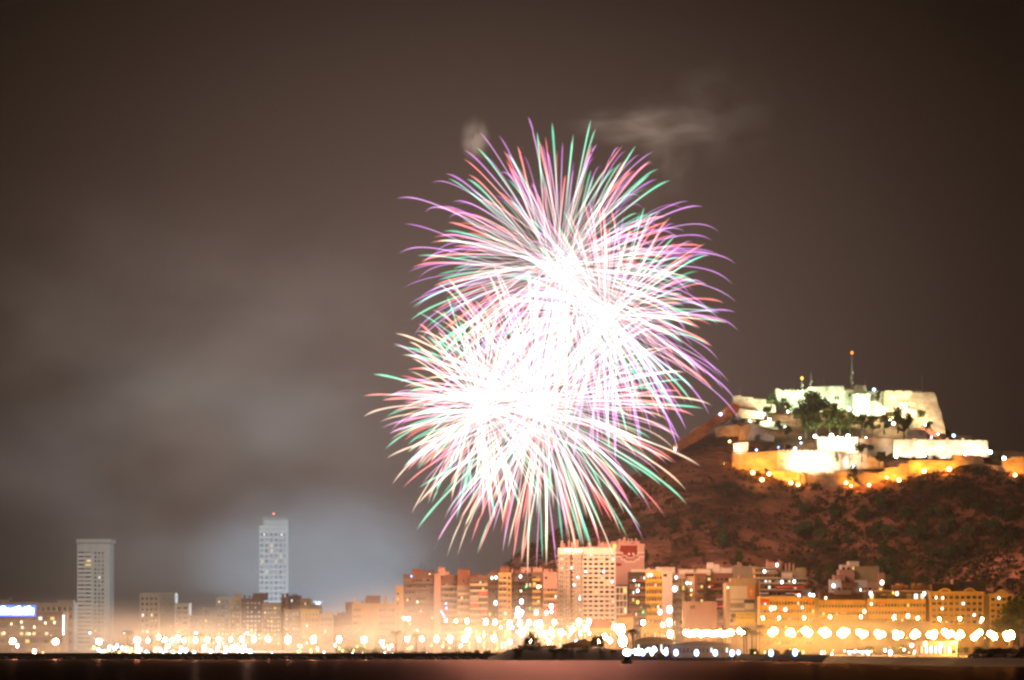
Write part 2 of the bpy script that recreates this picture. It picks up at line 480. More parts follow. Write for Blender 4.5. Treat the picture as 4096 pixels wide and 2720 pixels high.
def leaf_cloud(mb, rng, c, r, n, size, sz=0.8):
    for _ in range(n):
        while True:
            d = Vector((rng.uniform(-1,1), rng.uniform(-1,1), rng.uniform(-1,1)))
            if .25 < d.length < 1: break
        d = d.normalized()*(d.length**.5)
        p = Vector(c) + Vector((d.x*r, d.y*r, d.z*r*sz))
        u = Vector((rng.uniform(-1,1), rng.uniform(-1,1), rng.uniform(-1,1))).normalized()
        w = u.orthogonal().normalized()*size*rng.uniform(.6,1.2); u = u*size*rng.uniform(.6,1.2)
        mb.add([p-u-w*.5, p+u*.2-w, p+u+w*.4, p-u*.3+w], [(0,1,2,3)])
def tree_meshes(seed, kind):
    """height 1 m crown and trunk to be scaled; drawn for a 10 m tree"""
    rng = random.Random(seed)
    t = MB(); H = 10.0
    bend = Vector((rng.uniform(-.8,.8), rng.uniform(-.5,.5), 0))
    top = 6.5
    t.tube([(0,0,-1.5), (bend.x*.2,bend.y*.2,2), (bend.x*.7,bend.y*.7,4.4), (bend.x,bend.y,top)], [.36,.27,.2,.08], 7)
    c = MB()
    if kind == 'umbrella':
        spots = [((bend.x+rng.uniform(-3,3), bend.y+rng.uniform(-2.6,2.6), rng.uniform(6.6,8.8)), rng.uniform(1.3,2.1)) for _ in range(10)]
    elif kind == 'bush':
        spots = [((rng.uniform(-3,3), rng.uniform(-2.6,2.6), rng.uniform(.5,5)), rng.uniform(1.3,2.3)) for _ in range(12)]
    else:
        spots = [((bend.x+rng.uniform(-2.4,2.4)*(1-(z-3.6)/9), bend.y+rng.uniform(-2.2,2.2)*(1-(z-3.6)/9), z), rng.uniform(1.1,2.0)) for z in [3.6,4.2,4.8,5.4,6,6.6,7.2,7.8,8.6,9.3]]
    for p, r in spots:
        leaf_cloud(c, rng, p, r, 62, .42)
        if rng.random() < .8: t.tube([(bend.x*.6,bend.y*.6,rng.uniform(3.2,5)), tuple(Vector(p)*.96)], [.11,.04], 5)
    lm = LEAF if kind != 'broad' else LEAF2
    return t.mesh('trunk', BARK), c.mesh('crown', lm)
TREES = {k: [tree_meshes(s*7+len(k), k) for s in range(3)] for k in ('umbrella', 'upright', 'broad', 'bush')}
tree_rng = random.Random(99)
TREE_ZONES = []
def tree(name, loc, height, kind, label, cat='tree', group=None, wide=1.0):
    tm, cm = tree_rng.choice(TREES[kind])
    o = empty(name, loc, label, cat, group, tree_rng.uniform(0, 6.28))
    s = height/10.0
    o.scale = (s*wide, s*wide, s)
    if kind != 'bush': inst('trunk', tm, o)
    inst('crown', cm, o)
    return o

# scrub over the slopes: nobody could count it
rng = random.Random(17); mb = MB()
for _ in range(4200):
    Y = rng.uniform(1560, 1795); px = rng.uniform(500, 1040); X = PX(px, Y); z = hill_z(X, Y)
    dn = noise.noise(Vector((X*.012, z*.03, 2.0)))
    dark = 0.9 if px > 790 + 30*noise.noise(Vector((z*.05, 1, 1))) else 0.0
    if dn + dark < .05 and rng.random() < .75: continue
    r = rng.uniform(.9, 3.0)
    leaf_cloud(mb, rng, (X, Y, z+r*.4), r, 14, .8, .7)
for _ in range(620):
    Y = rng.uniform(1420, 1500); px = rng.uniform(925, 1040); X = PX(px, Y); z = spur_z(X, Y)
    r = rng.uniform(.9, 2.4)
    leaf_cloud(mb, rng, (X, Y, z+r*.4), r, 16, .7, .7)
tag(mb.build('scrub', SCRUB), 'dark scrub scattered over the rocky slopes below the castle', 'scrub', kind='stuff')
# ================================================================ BUILDINGS
GLASS = None
def glass_mat():
    m, nt, out = new_mat('dark_window_glass'); b = nt.nodes.new('ShaderNodeBsdfPrincipled')
    b.inputs['Base Color'].default_value = (.010,.008,.008,1); b.inputs['Roughness'].default_value = .25
    b.inputs['Specular IOR Level'].default_value = .5
    nt.links.new(b.outputs[0], out.inputs['Surface']); return m
GLASS = glass_mat()
BLIND = plaster('roller_blind', (.20,.15,.10), .25, .8, 1.0)
CURTAIN = plaster('curtain', (.13,.09,.06), .3, .9, 1.0)
FRAME = plaster('window_frame', (.22,.18,.14), .1, .6, 1.0)
DARKMETAL = plaster('dark_metal', (.04,.035,.03), .2, .5, 1.0)
AWNRED = plaster('red_awning', (.55,.07,.045), .15, .8, .8)
AWNORANGE = plaster('orange_awning', (.62,.24,.07), .15, .8, .8)
AWNGREY = plaster('grey_awning', (.30,.28,.27), .15, .8, .8)
LITW = emit('lit_room_warm', (1.0,.78,.42), 1.5)
LITC = emit('lit_room_white', (.85,1.0,.92), 2.2)
LITY = emit('lit_room_yellow', (1.0,.74,.18), 1.3)
LITG = emit('lit_room_green', (.12,.9,.25), 1.0)
WMESH = {}
def window_mesh(w, h, var):
    key = (round(w,2), round(h,2), var)
    if key in WMESH: return WMESH[key]
    mb = MB(); f = .07
    mb.box(-w/2, -w/2+f, -.10, .06, 0, h, 0); mb.box(w/2-f, w/2, -.10, .06, 0, h, 0)
    mb.box(-w/2+f, w/2-f, -.10, .06, 0, f, 0); mb.box(-w/2+f, w/2-f, -.10, .06, h-f, h, 0)
    if w > 1.0: mb.box(-.035, .035, -.085, .04, f, h-f, 0)
    gl = {'d': GLASS, 'b': GLASS, 'c': CURTAIN, 'w': LITW, 'l': LITC, 'y': LITY, 'g': LITG, 's': BLIND}[var]
    mb.box(-w/2+f, w/2-f, -.045, .03, f, h-f, 1)
    mats = [FRAME, gl]
    if var == 'b':
        k = .35+.3*((w*7.3) % 1)
        mb.box(-w/2+f, w/2-f, -.075, -.047, h-f-(h-2*f)*k, h-f, 2); mats.append(BLIND)
    if var in 'wl':
        mb.box(-w/2+f, -w/2+f+w*.2, -.07, -.047, f, h-f, 2); mats.append(CURTAIN)
    WMESH[key] = mb.mesh('window', mats); return WMESH[key]
SHARED = {}
def shared_box(key, fn, name, mats):
    if key not in SHARED:
        mb = MB(); fn(mb); SHARED[key] = mb.mesh(name, mats)
    return SHARED[key]

class Bld:
    """a building: an empty at the foot of its front, parts as children. x to the right, y away from the viewer"""
    def __init__(s, name, x0, x1, top, Y, label, wall, depth=14.0, rz=0.0, base=2.2, seed=None, cat='building', group=None, roof=True, bottom=None):
        s.w = PX(x1, Y) - PX(x0, Y); s.base = base if bottom is None else PZ(bottom, Y)
        s.h = PZ(top, Y) - s.base; s.d = depth; s.wall = wall; s.Y = Y
        s.rng = random.Random(seed if seed is not None else int(x0*13+top*7))
        s.root = empty(name, ((PX(x0, Y)+PX(x1, Y))/2, Y, s.base), label, cat, group, rz)
        s.nwin = 0; s.extra = []
        mb = MB(); mb.box(-s.w/2, s.w/2, 0, depth, -1.0, s.h)
        mb.build('wall', wall, s.root)
        if roof:
            mb = MB(); t = .25; z0, z1 = s.h, s.h+.9
            mb.box(-s.w/2-.1, s.w/2+.1, -.1, t, z0, z1); mb.box(-s.w/2-.1, s.w/2+.1, depth-t, depth+.1, z0, z1)
            mb.box(-s.w/2-.1, -s.w/2+t, t, depth-t, z0, z1); mb.box(s.w/2-t, s.w/2+.1, t, depth-t, z0, z1)
            mb.build('roof_parapet', wall, s.root)
    def X(s, px): return PX(px, s.Y) - s.root.location.x
    def Z(s, py): return PZ(py, s.Y) - s.base
    def put(s, name, me, loc, rz=0.0):
        o = inst(name, me, s.root, loc); o.rotation_euler = (0,0,rz); return o
    def win(s, me, loc, rz=0.0):
        s.nwin += 1
        if s.nwin <= 99: s.put('window', me, loc, rz)
        else: s.extra.append((me, loc, rz))
    def pick(s, lit=.06, shut=.25, curt=.12, kinds='wwly'):
        r = s.rng.random()
        if r < lit: return s.rng.choice(kinds)
        if r < lit+shut: return s.rng.choice('bbs')
        if r < lit+shut+curt: return 'c'
        return 'd'
    def grid(s, x0, x1, z0, z1, nx, nz, ww=.62, wh=.55, lit=.06, face='front', shut=.25, skip=0.0, kinds='wwly', y=0.0):
        """a grid of windows; ww, wh are shares of the bay"""
        dx = (x1-x0)/nx; dz = (z1-z0)/nz
        for j in range(nz):
            for i in range(nx):
                if s.rng.random() < skip: continue
                me = window_mesh(dx*ww, dz*wh, s.pick(lit, shut, kinds=kinds))
                u = x0+dx*(i+.5); z = z0+dz*(j+.5*(1-wh))
                if face == 'front': s.win(me, (u, y, z))
                else: s.win(me, (-s.w/2-y, s.d-u if False else u, z), -pi/2)
    def finish(s):
        if s.extra:
            mb = MB(); mats = []
            for me, loc, rz in s.extra:
                M = Matrix.Translation(loc) @ Matrix.Rotation(rz, 4, 'Z')
                idx = []
                for m in me.materials:
                    if m not in mats: mats.append(m)
                    idx.append(mats.index(m))
                b = len(mb.v); mb.v.extend([tuple(M @ v.co) for v in me.vertices])
                for p in me.polygons:
                    mb.f.append(tuple(b+i for i in p.vertices)); mb.m.append(idx[p.material_index]); mb.sm.append(False)
            o = mb.build('more_windows', mats, s.root); o['kind'] = 'stuff'
        return s
    def balconies(s, x0, x1, z0, z1, nz, bays=1, proj=1.4, par=.95, mat=None, wins=3, lit=.06, awn=0.0, awnmats=None, wh=.66, kinds='wwly', railing=False, gap=0.0):
        mat = mat or s.wall; dz = (z1-z0)/nz; dx = (x1-x0)/bays
        for j in range(nz):
            z = z0+dz*j
            for k in range(bays):
                a = x0+dx*k+gap; b = x0+dx*(k+1)-gap
                def mk(mb, a=a, b=b):
                    L = (b-a)/2-.02
                    mb.box(-L, L, -proj, -.003, -.16, .06)
                    if railing:
                        mb.box(-L, L, -proj+.02, -proj+.08, par-.06, par)
                        n = max(3, int((b-a)/.45))
                        for q in range(n+1):
                            xx = -L+.03+(2*L-.06)*q/n
                            mb.box(xx-.025, xx+.025, -proj+.03, -proj+.07, .06, par-.06)
                    else:
                        mb.box(-L, L, -proj, -proj+.14, .06, par)
                    mb.box(-L, -L+.12, -proj+.14, -.003, .06, par); mb.box(L-.12, L, -proj+.14, -.003, .06, par)
                me = shared_box((s.root.name, 'bal', round(b-a,2), mat.name, railing), mk, 'balcony', mat)
                s.put('balcony', me, ((a+b)/2, 0, z))
                w = (b-a)/wins
                for i in range(wins):
                    me = window_mesh(w*.7, dz*wh, s.pick(lit, .22, kinds=kinds)); s.win(me, (a+w*(i+.5), -.0, z+.08))
                if awn and s.rng.random() < awn:
                    am = s.rng.choice(awnmats or [AWNRED, AWNORANGE]); L = (b-a)*s.rng.choice([.3,.45,.48]); sh = s.rng.uniform(-.5,.5)*((b-a)/2-L)*1.6
                    q = MB(); q.add([(-L,-.05,dz*.96),(L,-.05,dz*.96),(L,-proj-.35,dz*.55),(-L,-proj-.35,dz*.55),(-L,-.05,dz*.93),(L,-.05,dz*.93),(L,-proj-.35,dz*.5),(-L,-proj-.35,dz*.5)],
                              [(0,1,2,3),(7,6,5,4),(3,2,6,7),(0,3,7,4),(1,5,6,2),(0,4,5,1)])
                    o = q.build('awning', am, s.root, ((a+b)/2+sh, 0, z))
    def piers(s, xs, z0, z1, w=.4, proj=.5, mat=None, name='pier'):
        for x in xs:
            me = shared_box((s.root.name, name, w, proj, round(z1-z0,2)), lambda mb: mb.box(-w/2, w/2, -proj, -.003, 0, z1-z0), name, mat or s.wall)
            s.put(name, me, (x, 0, z0))
    def hut(s, x0, x1, top, y0=2.0, y1=9.0, mat=None, name='roof_hut', win=0):
        mb = MB(); z = s.Z(top); mb.box(s.X(x0), s.X(x1), y0, y1, s.h+.003, z); mb.box(s.X(x0)-.2, s.X(x1)+.2, y0-.2, y1+.2, z, z+.2)
        o = mb.build(name, mat or s.wall, s.root)
        if win:
            for k in range(win):
                x = s.X(x0)+(s.X(x1)-s.X(x0))*(k+.5)/win
                s.win(window_mesh(.9, 1.1, 'd'), (x, y0, s.h+(z-s.h)*.35))
        return o
    def chimneys(s, n, x0=None, x1=None, mat=None, hmin=1.2, hmax=3.2):
        x0 = -s.w/2+1 if x0 is None else s.X(x0); x1 = s.w/2-1 if x1 is None else s.X(x1)
        for _ in range(n):
            x = s.rng.uniform(x0, x1); y = s.rng.uniform(1.2, s.d-1.5); hh = s.rng.uniform(hmin, hmax); w = s.rng.uniform(.35,.7)
            mb = MB(); mb.box(-w, w, -.4, .4, 0, hh); mb.box(-w-.12, w+.12, -.52, .52, hh, hh+.18); mb.box(-w*.6, w*.6, -.3, .3, hh+.18, hh+.5)
            mb.build('chimney', mat or s.wall, s.root, (x, y, s.h))
    def antenna(s, px, top, y=4.0, z0=None):
        z0 = s.h if z0 is None else z0
        mb = MB(); x = s.X(px); z = s.Z(top)
        mb.tube([(x,y,z0),(x,y,z)], [.09,.05], 5)
        for k in range(4):
            zz = z-(z-z0)*(.04+.07*k); L = .9-.12*k
            mb.box(x-L, x+L, y-.03, y+.03, zz-.03, zz+.03)
        mb.build('antenna', DARKMETAL, s.root)
    def lamp_window(s, px, py, r=.7, col='l', y=-.5):
        """a bright bare lamp on the front"""
        r *= .62; mb = MB(); mb.ball((0,0,0), r, 8, 5, 0, 1.35); mb.box(-.06,.06,.0,-y,-.06,.06,1)
        mb.build('facade_light', [BULB[col], DARKMETAL], s.root, (s.X(px), y, s.Z(py)))

BULB = {'l': emit('bulb_cool_white', (.80,.92,1.0), 7.0), 'w': emit('bulb_warm_white', (1.0,.80,.48), 6.0), 'y': emit('bulb_amber', (1.0,.55,.08), 3.5),
        'g': emit('bulb_green', (.10,1.0,.35), 2.2), 'b': emit('bulb_blue', (.16,.42,1.0), 6.0), 'r': emit('bulb_red', (1.0,.25,.06), 3.0)}

C_BROWN = plaster('brown_brick', (.13,.07,.045), .25)
C_RUST = plaster('rust_brick', (.17,.068,.038), .25)
C_TAN = plaster('tan_render', (.25,.165,.10), .2)
C_CREAM = plaster('cream_render', (.38,.27,.16), .16)
C_WHITE = plaster('white_render', (.52,.43,.34), .12)
C_PINK = plaster('pink_render', (.34,.19,.14), .16)
C_OCHRE = plaster('ochre_render', (.42,.25,.085), .18)
C_GREY = plaster('grey_concrete', (.30,.28,.26), .2)
C_DARK = plaster('dark_cladding', (.05,.03,.024), .25)
C_OLIVE = plaster('olive_render', (.24,.19,.11), .2)
C_RED = plaster('red_mural_paint', (.15,.018,.010), .18)
C_YELLOW = plaster('yellow_render', (.62,.34,.06), .15)
C_HAZY = plaster('pale_concrete', (.37,.315,.25), .12)

# ---------------------------------------------------------------- left: towers in the smoke
b = Bld('tower_block', 77, 109.5, 543.5, 2150, 'tall pale tower with flat overhanging roof slab, leftmost in the smoke', C_HAZY, depth=24, rz=radians(0), seed=1, roof=False)
b.w0 = b.w
fx = b.X(92.5)
b.grid(fx+.8, b.w/2-3.6, 3, b.h-5.5, 3, 23, .52, .5, lit=.02)
for j in range(23):
    z = 3+(b.h-8.5)*j/23
    me = shared_box('t1bal', lambda mb: (mb.box(-b.w/2+.3, fx-.5, -1.5, -.003, -.2, .1), mb.box(-b.w/2+.3, fx-.5, -1.5, -1.35, .1, 1.3)), 'balcony', C_WHITE)
    b.put('balcony', me, (0, 0, z))
    for k in range(2):
        b.win(window_mesh(4.2, 2.2, b.pick(.02, .3)), (-b.w/2+3.2+5.0*k, 0, z+.15))
mb = MB(); mb.box(-b.w/2-.3, b.w/2+1.2, -1.6, b.d+1, b.h+.6, b.h+3.2); mb.build('roof_slab', C_HAZY, b.root)
mb = MB(); mb.box(-b.w/2+1, b.w/2-1, .5, b.d-1, b.h, b.h+.6); mb.build('roof_gap', C_DARK, b.root)
b.finish()

b = Bld('hotel_tower', 259.5, 287.7, 526, 2150, 'tall pale hotel tower with rooftop letters, nearest the blue glow', C_HAZY, depth=22, seed=2, roof=False)
nfl = 22; dz = (b.h-4)/nfl
for j in range(nfl+1):
    me = shared_box('hotelband', lambda mb: mb.box(-b.w/2-.2, b.w/2+.2, -.7, -.003, 0, 1.25), 'floor_band', C_WHITE)
    b.put('floor_band', me, (0, 0, 3+dz*j))
for j in range(nfl-1):
    for i in range(6):
        k = b.pick(.07, .12, kinds='w')
        b.win(window_mesh(b.w/6*.62, dz-1.5, k), (-b.w/2+b.w/6*(i+.5), 0, 3+dz*j+1.3))
mb = MB(); mb.box(b.w/2-1.5, b.w/2+.3, -.9, 1, 0, b.h+.3); mb.build('corner_pier', C_WHITE, b.root)
mb = MB(); mb.box(b.X(263.5), b.w/2, .5, b.d-2, b.h+.003, b.h+2.2); mb.box(b.X(263.3), b.w/2+.3, .2, b.d-1.7, b.h+2.2, b.h+4.4); mb.build('penthouse', C_HAZY, b.root)
def text_mesh(txt, size, extr, mat, name, font_w=None):
    cu = bpy.data.curves.new(name, 'FONT'); cu.body = txt; cu.size = size; cu.extrude = extr; cu.align_x = 'CENTER'
    o = bpy.data.objects.new(name, cu); COL.objects.link(o)
    bpy.context.view_layer.update()
    dg = bpy.context.evaluated_depsgraph_get()
    me = bpy.data.meshes.new_from_object(o.evaluated_get(dg))
    bpy.data.objects.remove(o); bpy.data.curves.remove(cu)
    me.materials.clear(); me.materials.append(mat); me.name = name
    if font_w:
        xs = [v.co.x for v in me.vertices]; k = font_w/(max(xs)-min(xs)); c = (max(xs)+min(xs))/2
        for v in me.vertices: v.co.x = (v.co.x-c)*k
    return me
me = text_mesh('TRYP GRAN SOL', 2.6, .12, C_WHITE, 'sign_letters', 18.6)
o = inst('sign_letters', me, b.root, (.8, 1.0, b.h+4.7)); o.rotation_euler = (pi/2, 0, 0)
mb = MB(); x = b.X(273); mb.tube([(x,6,b.h+4),(x,6,b.Z(514))], [.15,.08], 5); mb.build('mast', DARKMETAL, b.root)
mb = MB(); mb.ball((x,6,b.Z(513.4)), .75, 8, 5, 0, 1.2); mb.build('beacon', BULB['r'], b.root)
b.lamp_window(264.6, 534.5, .6, 'l', -.9); b.lamp_window(281.5, 534.5, .7, 'l', -.9)
b.finish()

def hazy(x0, x1, top, Y, label, wall, nx, nz, ww=.55, wh=.5, huts=(), chim=0, lit=.04, depth=14, balc=None, name='apartment_block', tallw=0, base_skip=3.0):
    b = Bld(name, x0, x1, top, Y, label, wall, depth=depth)
    if balc:
        b.balconies(-b.w/2+.3, b.w/2-.3, base_skip, b.h-.6, nz, bays=balc, wins=max(1, nx//balc), lit=lit)
    else:
        b.grid(-b.w/2+.6, b.w/2-.6, base_skip, b.h-.6, nx, nz, ww, wh, lit=lit)
    for hx in huts: b.hut(hx[0], hx[1], hx[2])
    if chim: b.chimneys(chim)
    return b.finish()

# lit block with the blue roof sign at the left edge
b = Bld('waterfront_block', -14, 62.5, 613.5, 1420, 'lit waterfront block under the glowing blue roof sign', C_RUST, depth=20, seed=5)
b.balconies(-b.w/2+.4, b.w/2-.4, 4.0, b.h-.4, 4, bays=4, wins=3, lit=.16, mat=C_TAN)
for k, (px, py) in enumerate([(5,633),(12,624),(22,622),(30,634),(46,623),(55,622.5),(35,627),(23,627.5)]): b.lamp_window(px, py, .7, 'w', -1.9)
for k in range(6): b.lamp_window(64.0, 616.5+3.4*k, .75, 'l', -1.6)
mb = MB()
for px in (-10, 0, 10, 20, 30): mb.tube([(b.X(px), 3, b.h), (b.X(px), 3, b.Z(608))], [.12,.12], 5)
mb.build('sign_frame', DARKMETAL, b.root)
b.finish()
SIGNBLUE = emit('backlit_sign_blue', (.05,.16,1.0), 3.2, True); SIGNWHITE = emit('backlit_sign_white', (.80,.90,1.0), 6.0, True)
r = empty('roof_sign', (PX(14, 1420), 1419.5, PZ(616.3, 1420)), 'glowing white and blue roof sign on top of the waterfront block', 'sign')
mb = MB(); wd = PX(37.5, 1420)-PX(-6, 1420); hh = PZ(605.5, 1420)-PZ(616.3, 1420)
mb.box(-wd/2, wd/2, 0, .4, 0, hh); mb.build('backing_panel', SIGNBLUE, r)
mb = MB()
for a, c in ((-wd/2+.8, PX(9.8,1420)-PX(14,1420)), (PX(11,1420)-PX(14,1420), wd/2-.8)):
    n = max(3, int((c-a)/1.6))
    for i in range(n):
        xa = a+(c-a)*i/n; xb = a+(c-a)*(i+1)/n
        mb.box(xa, xb-.10, -.3, -.05, hh*.16, hh*(.74+.10*((i*37) % 3)))
mb.build('lit_letters', SIGNWHITE, r)

hazy(-8, 35, 603.5, 1900, 'low pale block behind the glowing roof sign', C_HAZY, 8, 4, huts=((0,10,600),(8,10,598)))
hazy(34, 74, 604, 1950, 'dim pale block between the roof sign and the leftmost tower', C_HAZY, 7, 5, huts=((57,73,600.5),))
hazy(139.5, 159, 595, 1950, 'white slab with orange panels, right of the leftmost tower', C_WHITE, 4, 9, huts=((141,175,593),), depth=16, lit=.1)
hazy(159.3, 175, 595, 1952, 'blank side wing joined to the white slab in the haze', C_HAZY, 2, 9, ww=.2, wh=.2, depth=16)
hazy(175.3, 189, 604.5, 1900, 'pale block with striped balconies beside the white slab', C_WHITE, 2, 8, balc=1)
hazy(189.5, 203, 617, 1900, 'low pale house between the striped block and the hazy flats', C_HAZY, 3, 4)
hazy(203, 216, 608.5, 1880, 'narrow hazy block left of the pale flats', C_HAZY, 3, 8)
hazy(216, 229.5, 598.5, 1860, 'pale hazy flats, taller of the pair left of the hotel tower', C_HAZY, 3, 10, huts=((219,226,596.5),))
hazy(229.7, 241, 599, 1820, 'cream hazy block with twin window columns left of the hotel tower', C_CREAM, 2, 10, huts=((235,241,593.5),))
hazy(241.2, 262, 600, 1800, 'brown hazy block with a raised rust stair tower, before the hotel tower', C_BROWN, 5, 10, huts=((253,267,593.5),), chim=3)
hazy(262.2, 281, 605, 1780, 'tan block directly below the hotel tower', C_TAN, 5, 9, huts=((264,268,602),(270,280,603)), lit=.1)
hazy(281.2, 289, 598.5, 1800, 'narrow rust block with two small turrets right of the hotel tower', C_RUST, 2, 9, huts=((281.5,283,594),(285.5,287.5,593.5)))
hazy(289.2, 300, 597, 1830, 'rust stair block right of the two turrets', C_RUST, 3, 9, chim=2)
hazy(300.2, 310, 600, 1830, 'orange hazy block with a flat top right of the rust stair block', C_OCHRE, 3, 8)
hazy(284, 300, 611, 1740, 'low tan block with regular windows under the rust stair block', C_TAN, 4, 7, lit=.05)
hazy(300.5, 319.5, 610.5, 1735, 'low orange block with regular windows, lit by lamps', C_OCHRE, 5, 6, lit=.05)
hazy(310.5, 321, 606, 1840, 'small rust block stepping down to the right', C_RUST, 3, 5)
hazy(320, 333, 615.5, 1735, 'pale yellow low block behind the promenade lamps', C_CREAM, 4, 5, huts=((324,331,612),))
hazy(333.5, 352, 617, 1735, 'low brown block with a row of roof chimneys', C_BROWN, 5, 5, chim=7, huts=((337,345,613),))
hazy(345.5, 353, 603.5, 1780, 'narrow rust block at the left of the pale gap', C_RUST, 2, 6)
# hazy blocks left of the centre
b = Bld('apartment_block', 352, 396, 605, 1600, 'low orange block with ragged roof chimneys left of the brown flats', C_OCHRE, seed=33)
b.grid(-b.w/2+.5, b.X(361), 3, b.h-1, 3, 6, .7, .5); b.grid(b.X(379), b.w/2-.5, 3, b.h-1, 5, 6, .75, .45)
b.hut(366, 380, 596, mat=C_RUST); b.chimneys(12, hmin=1.5, hmax=4.5); b.finish()
b = Bld('apartment_block', 396, 403.3, 587.5, 1500, 'narrow bright orange slab at the left end of the brown flats', C_OCHRE, seed=34)
b.grid(-b.w/2+.2, -b.w/2+1.8, 3, b.h-2, 1, 11, .5, .5); b.finish()

# ---------------------------------------------------------------- centre: the sea front flats
b = Bld('apartment_block', 403.6, 434, 576, 1450, 'wide brown flats with rooftop huts, left end of the sea front', C_BROWN, depth=18, seed=41)
b.balconies(-b.w/2+.3, b.w/2-.3, 3.5, b.h-.5, 11, bays=4, wins=2, lit=.05, mat=C_BROWN)
b.hut(412, 422, 569.5, mat=C_RUST); b.hut(426, 433, 570.5); b.chimneys(4); b.antenna(420.5, 563); b.antenna(424.5, 565)
b.lamp_window(411.5, 576.3, .6, 'b', -.8); b.lamp_window(429.7, 574.5, .6, 'w', 1.4); b.lamp_window(407.5, 600, .6, 'y', -1.8); b.lamp_window(417.5, 602, .6, 'w', -1.6)
b.finish()
b = Bld('apartment_block', 434.2, 440.6, 575.5, 1447, 'blank terracotta stair slab between two brown blocks of flats', C_PINK, depth=16, seed=42)
b.hut(438, 445, 567.7, y0=1, y1=6); b.hut(436, 449, 571.5, y0=3, y1=9, mat=C_PINK); b.finish()
b = Bld('apartment_block', 440.8, 457, 576.5, 1449, 'brown flats with dark loggias and blue lights', C_BROWN, seed=43)
b.balconies(-b.w/2+.2, b.w/2-.2, 3.5, b.h-2.5, 11, bays=2, wins=2, lit=.04, mat=C_TAN)
for px, py in ((441.5,611.5),(443,614),(446.3,608),(444.2,617),(446,603.5)): b.lamp_window(px, py, .65, 'b', -1.8)
b.antenna(437.5, 560); b.finish()
b = Bld('apartment_block', 457.2, 469.4, 587.5, 1444, 'tan flats under a tall rust rooftop box', C_TAN, seed=44)
b.balconies(-b.w/2+.2, b.w/2-.2, 3.5, b.h-.3, 9, bays=2, wins=2, lit=.06, mat=C_CREAM)
b.hut(457.6, 469.8, 569.5, y0=.6, y1=9, mat=C_RUST, win=1); b.antenna(461.7, 559.5, z0=b.Z(569)); b.antenna(465, 565, z0=b.Z(569)); b.finish()
b = Bld('apartment_block', 469.6, 487.8, 579, 1440, 'flats with bright slab edges and red awnings', C_BROWN, seed=45)
b.balconies(-b.w/2+.1, b.w/2-.1, 3.5, b.h-.2, 11, bays=2, wins=3, lit=.06, mat=C_CREAM, awn=.5, awnmats=[AWNRED, AWNRED, C_PINK])
b.hut(470, 477, 575, mat=C_RUST); b.hut(477.5, 487, 576, mat=C_PINK); b.chimneys(5); b.finish()
b = Bld('apartment_block', 488, 498.2, 575.5, 1442, 'narrow dark flats with a lit white top balcony', C_BROWN, seed=46)
b.balconies(-b.w/2+.1, b.w/2-.1, 3.5, b.h-.2, 12, bays=1, wins=3, lit=.12, mat=C_BROWN, railing=True)
b.lamp_window(492, 578, .9, 'w', -1.2); b.lamp_window(496, 577.5, .9, 'l', -1.2); b.lamp_window(495.6, 603, 1.3, 'l', -1.8)
b.chimneys(6); b.finish()
b = Bld('apartment_block', 498.4, 511.3, 574.5, 1438, 'yellowish flats under a rust rooftop hut at the foot of the hill', C_OCHRE, seed=47)
b.balconies(-b.w/2+.1, b.X(507), 3.5, b.h-.2, 12, bays=1, wins=2, lit=.05, mat=C_CREAM)
b.grid(b.X(507.3), b.w/2-.1, 3.5, b.h-.2, 1, 12, .6, .55, lit=.05)
b.hut(500, 509.5, 567, mat=C_RUST); b.hut(511.5, 513, 569, mat=C_PINK); b.finish()
b = Bld('apartment_block', 511.5, 531.8, 574.8, 1440, 'dark brown flats with green-lit windows', C_DARK, seed=48)
b.balconies(-b.w/2+.1, b.w/2-.1, 3.5, b.h-.3, 12, bays=3, wins=2, lit=.10, mat=C_BROWN, kinds='wlwlg', railing=True)
b.hut(521, 531, 567.5, mat=C_PINK, win=1); b.hut(514.5, 521, 570, mat=C_RUST); b.chimneys(6)
b.lamp_window(520.5, 576.5, .9, 'l', -.9); b.lamp_window(526, 587, .7, 'g', -1.8); b.lamp_window(521, 591, .6, 'w', -1.8)
b.finish()
b = Bld('apartment_block', 532, 543, 574, 1436, 'narrow flats with stubby ochre balconies', C_BROWN, seed=49)
b.balconies(-b.w/2+.1, b.X(540.5), 3.5, b.h-.3, 12, bays=1, wins=2, lit=.12, mat=C_OCHRE, proj=2.0)
b.hut(533, 542.5, 567.5, mat=C_PINK); b.chimneys(5); b.lamp_window(538, 587, 1.1, 'w', -2.4); b.lamp_window(540.5, 586.5, .6, 'w', -2.4); b.finish()
b = Bld('apartment_block', 543.2, 557.2, 574, 1434, 'ochre balconied flats below a blank pink upper wall', C_PINK, seed=50)
b.balconies(-b.w/2+.1, b.w/2-.1, 3.5, b.Z(586.5), 9, bays=2, wins=2, lit=.12, mat=C_OCHRE, awn=.3, awnmats=[AWNORANGE, AWNRED], kinds='wlyy')
b.win(window_mesh(1.3, 1.2, 'd'), (b.X(546), 0, b.Z(579)))
b.hut(549.5, 557, 570.5, mat=C_RUST); b.hut(543.5, 549, 569, mat=C_PINK); b.chimneys(3); b.finish()

# the tall pale tower
b = Bld('tower_block', 558.2, 615.3, 549.8, 1455, 'tallest pale sea front tower, half ribbed and half gridded', C_WHITE, depth=24, seed=60)
xs = b.X(582.3); top = b.Z(553)
nfl = 19; z0 = 6.0; dz = (b.h-1.2-z0)/nfl
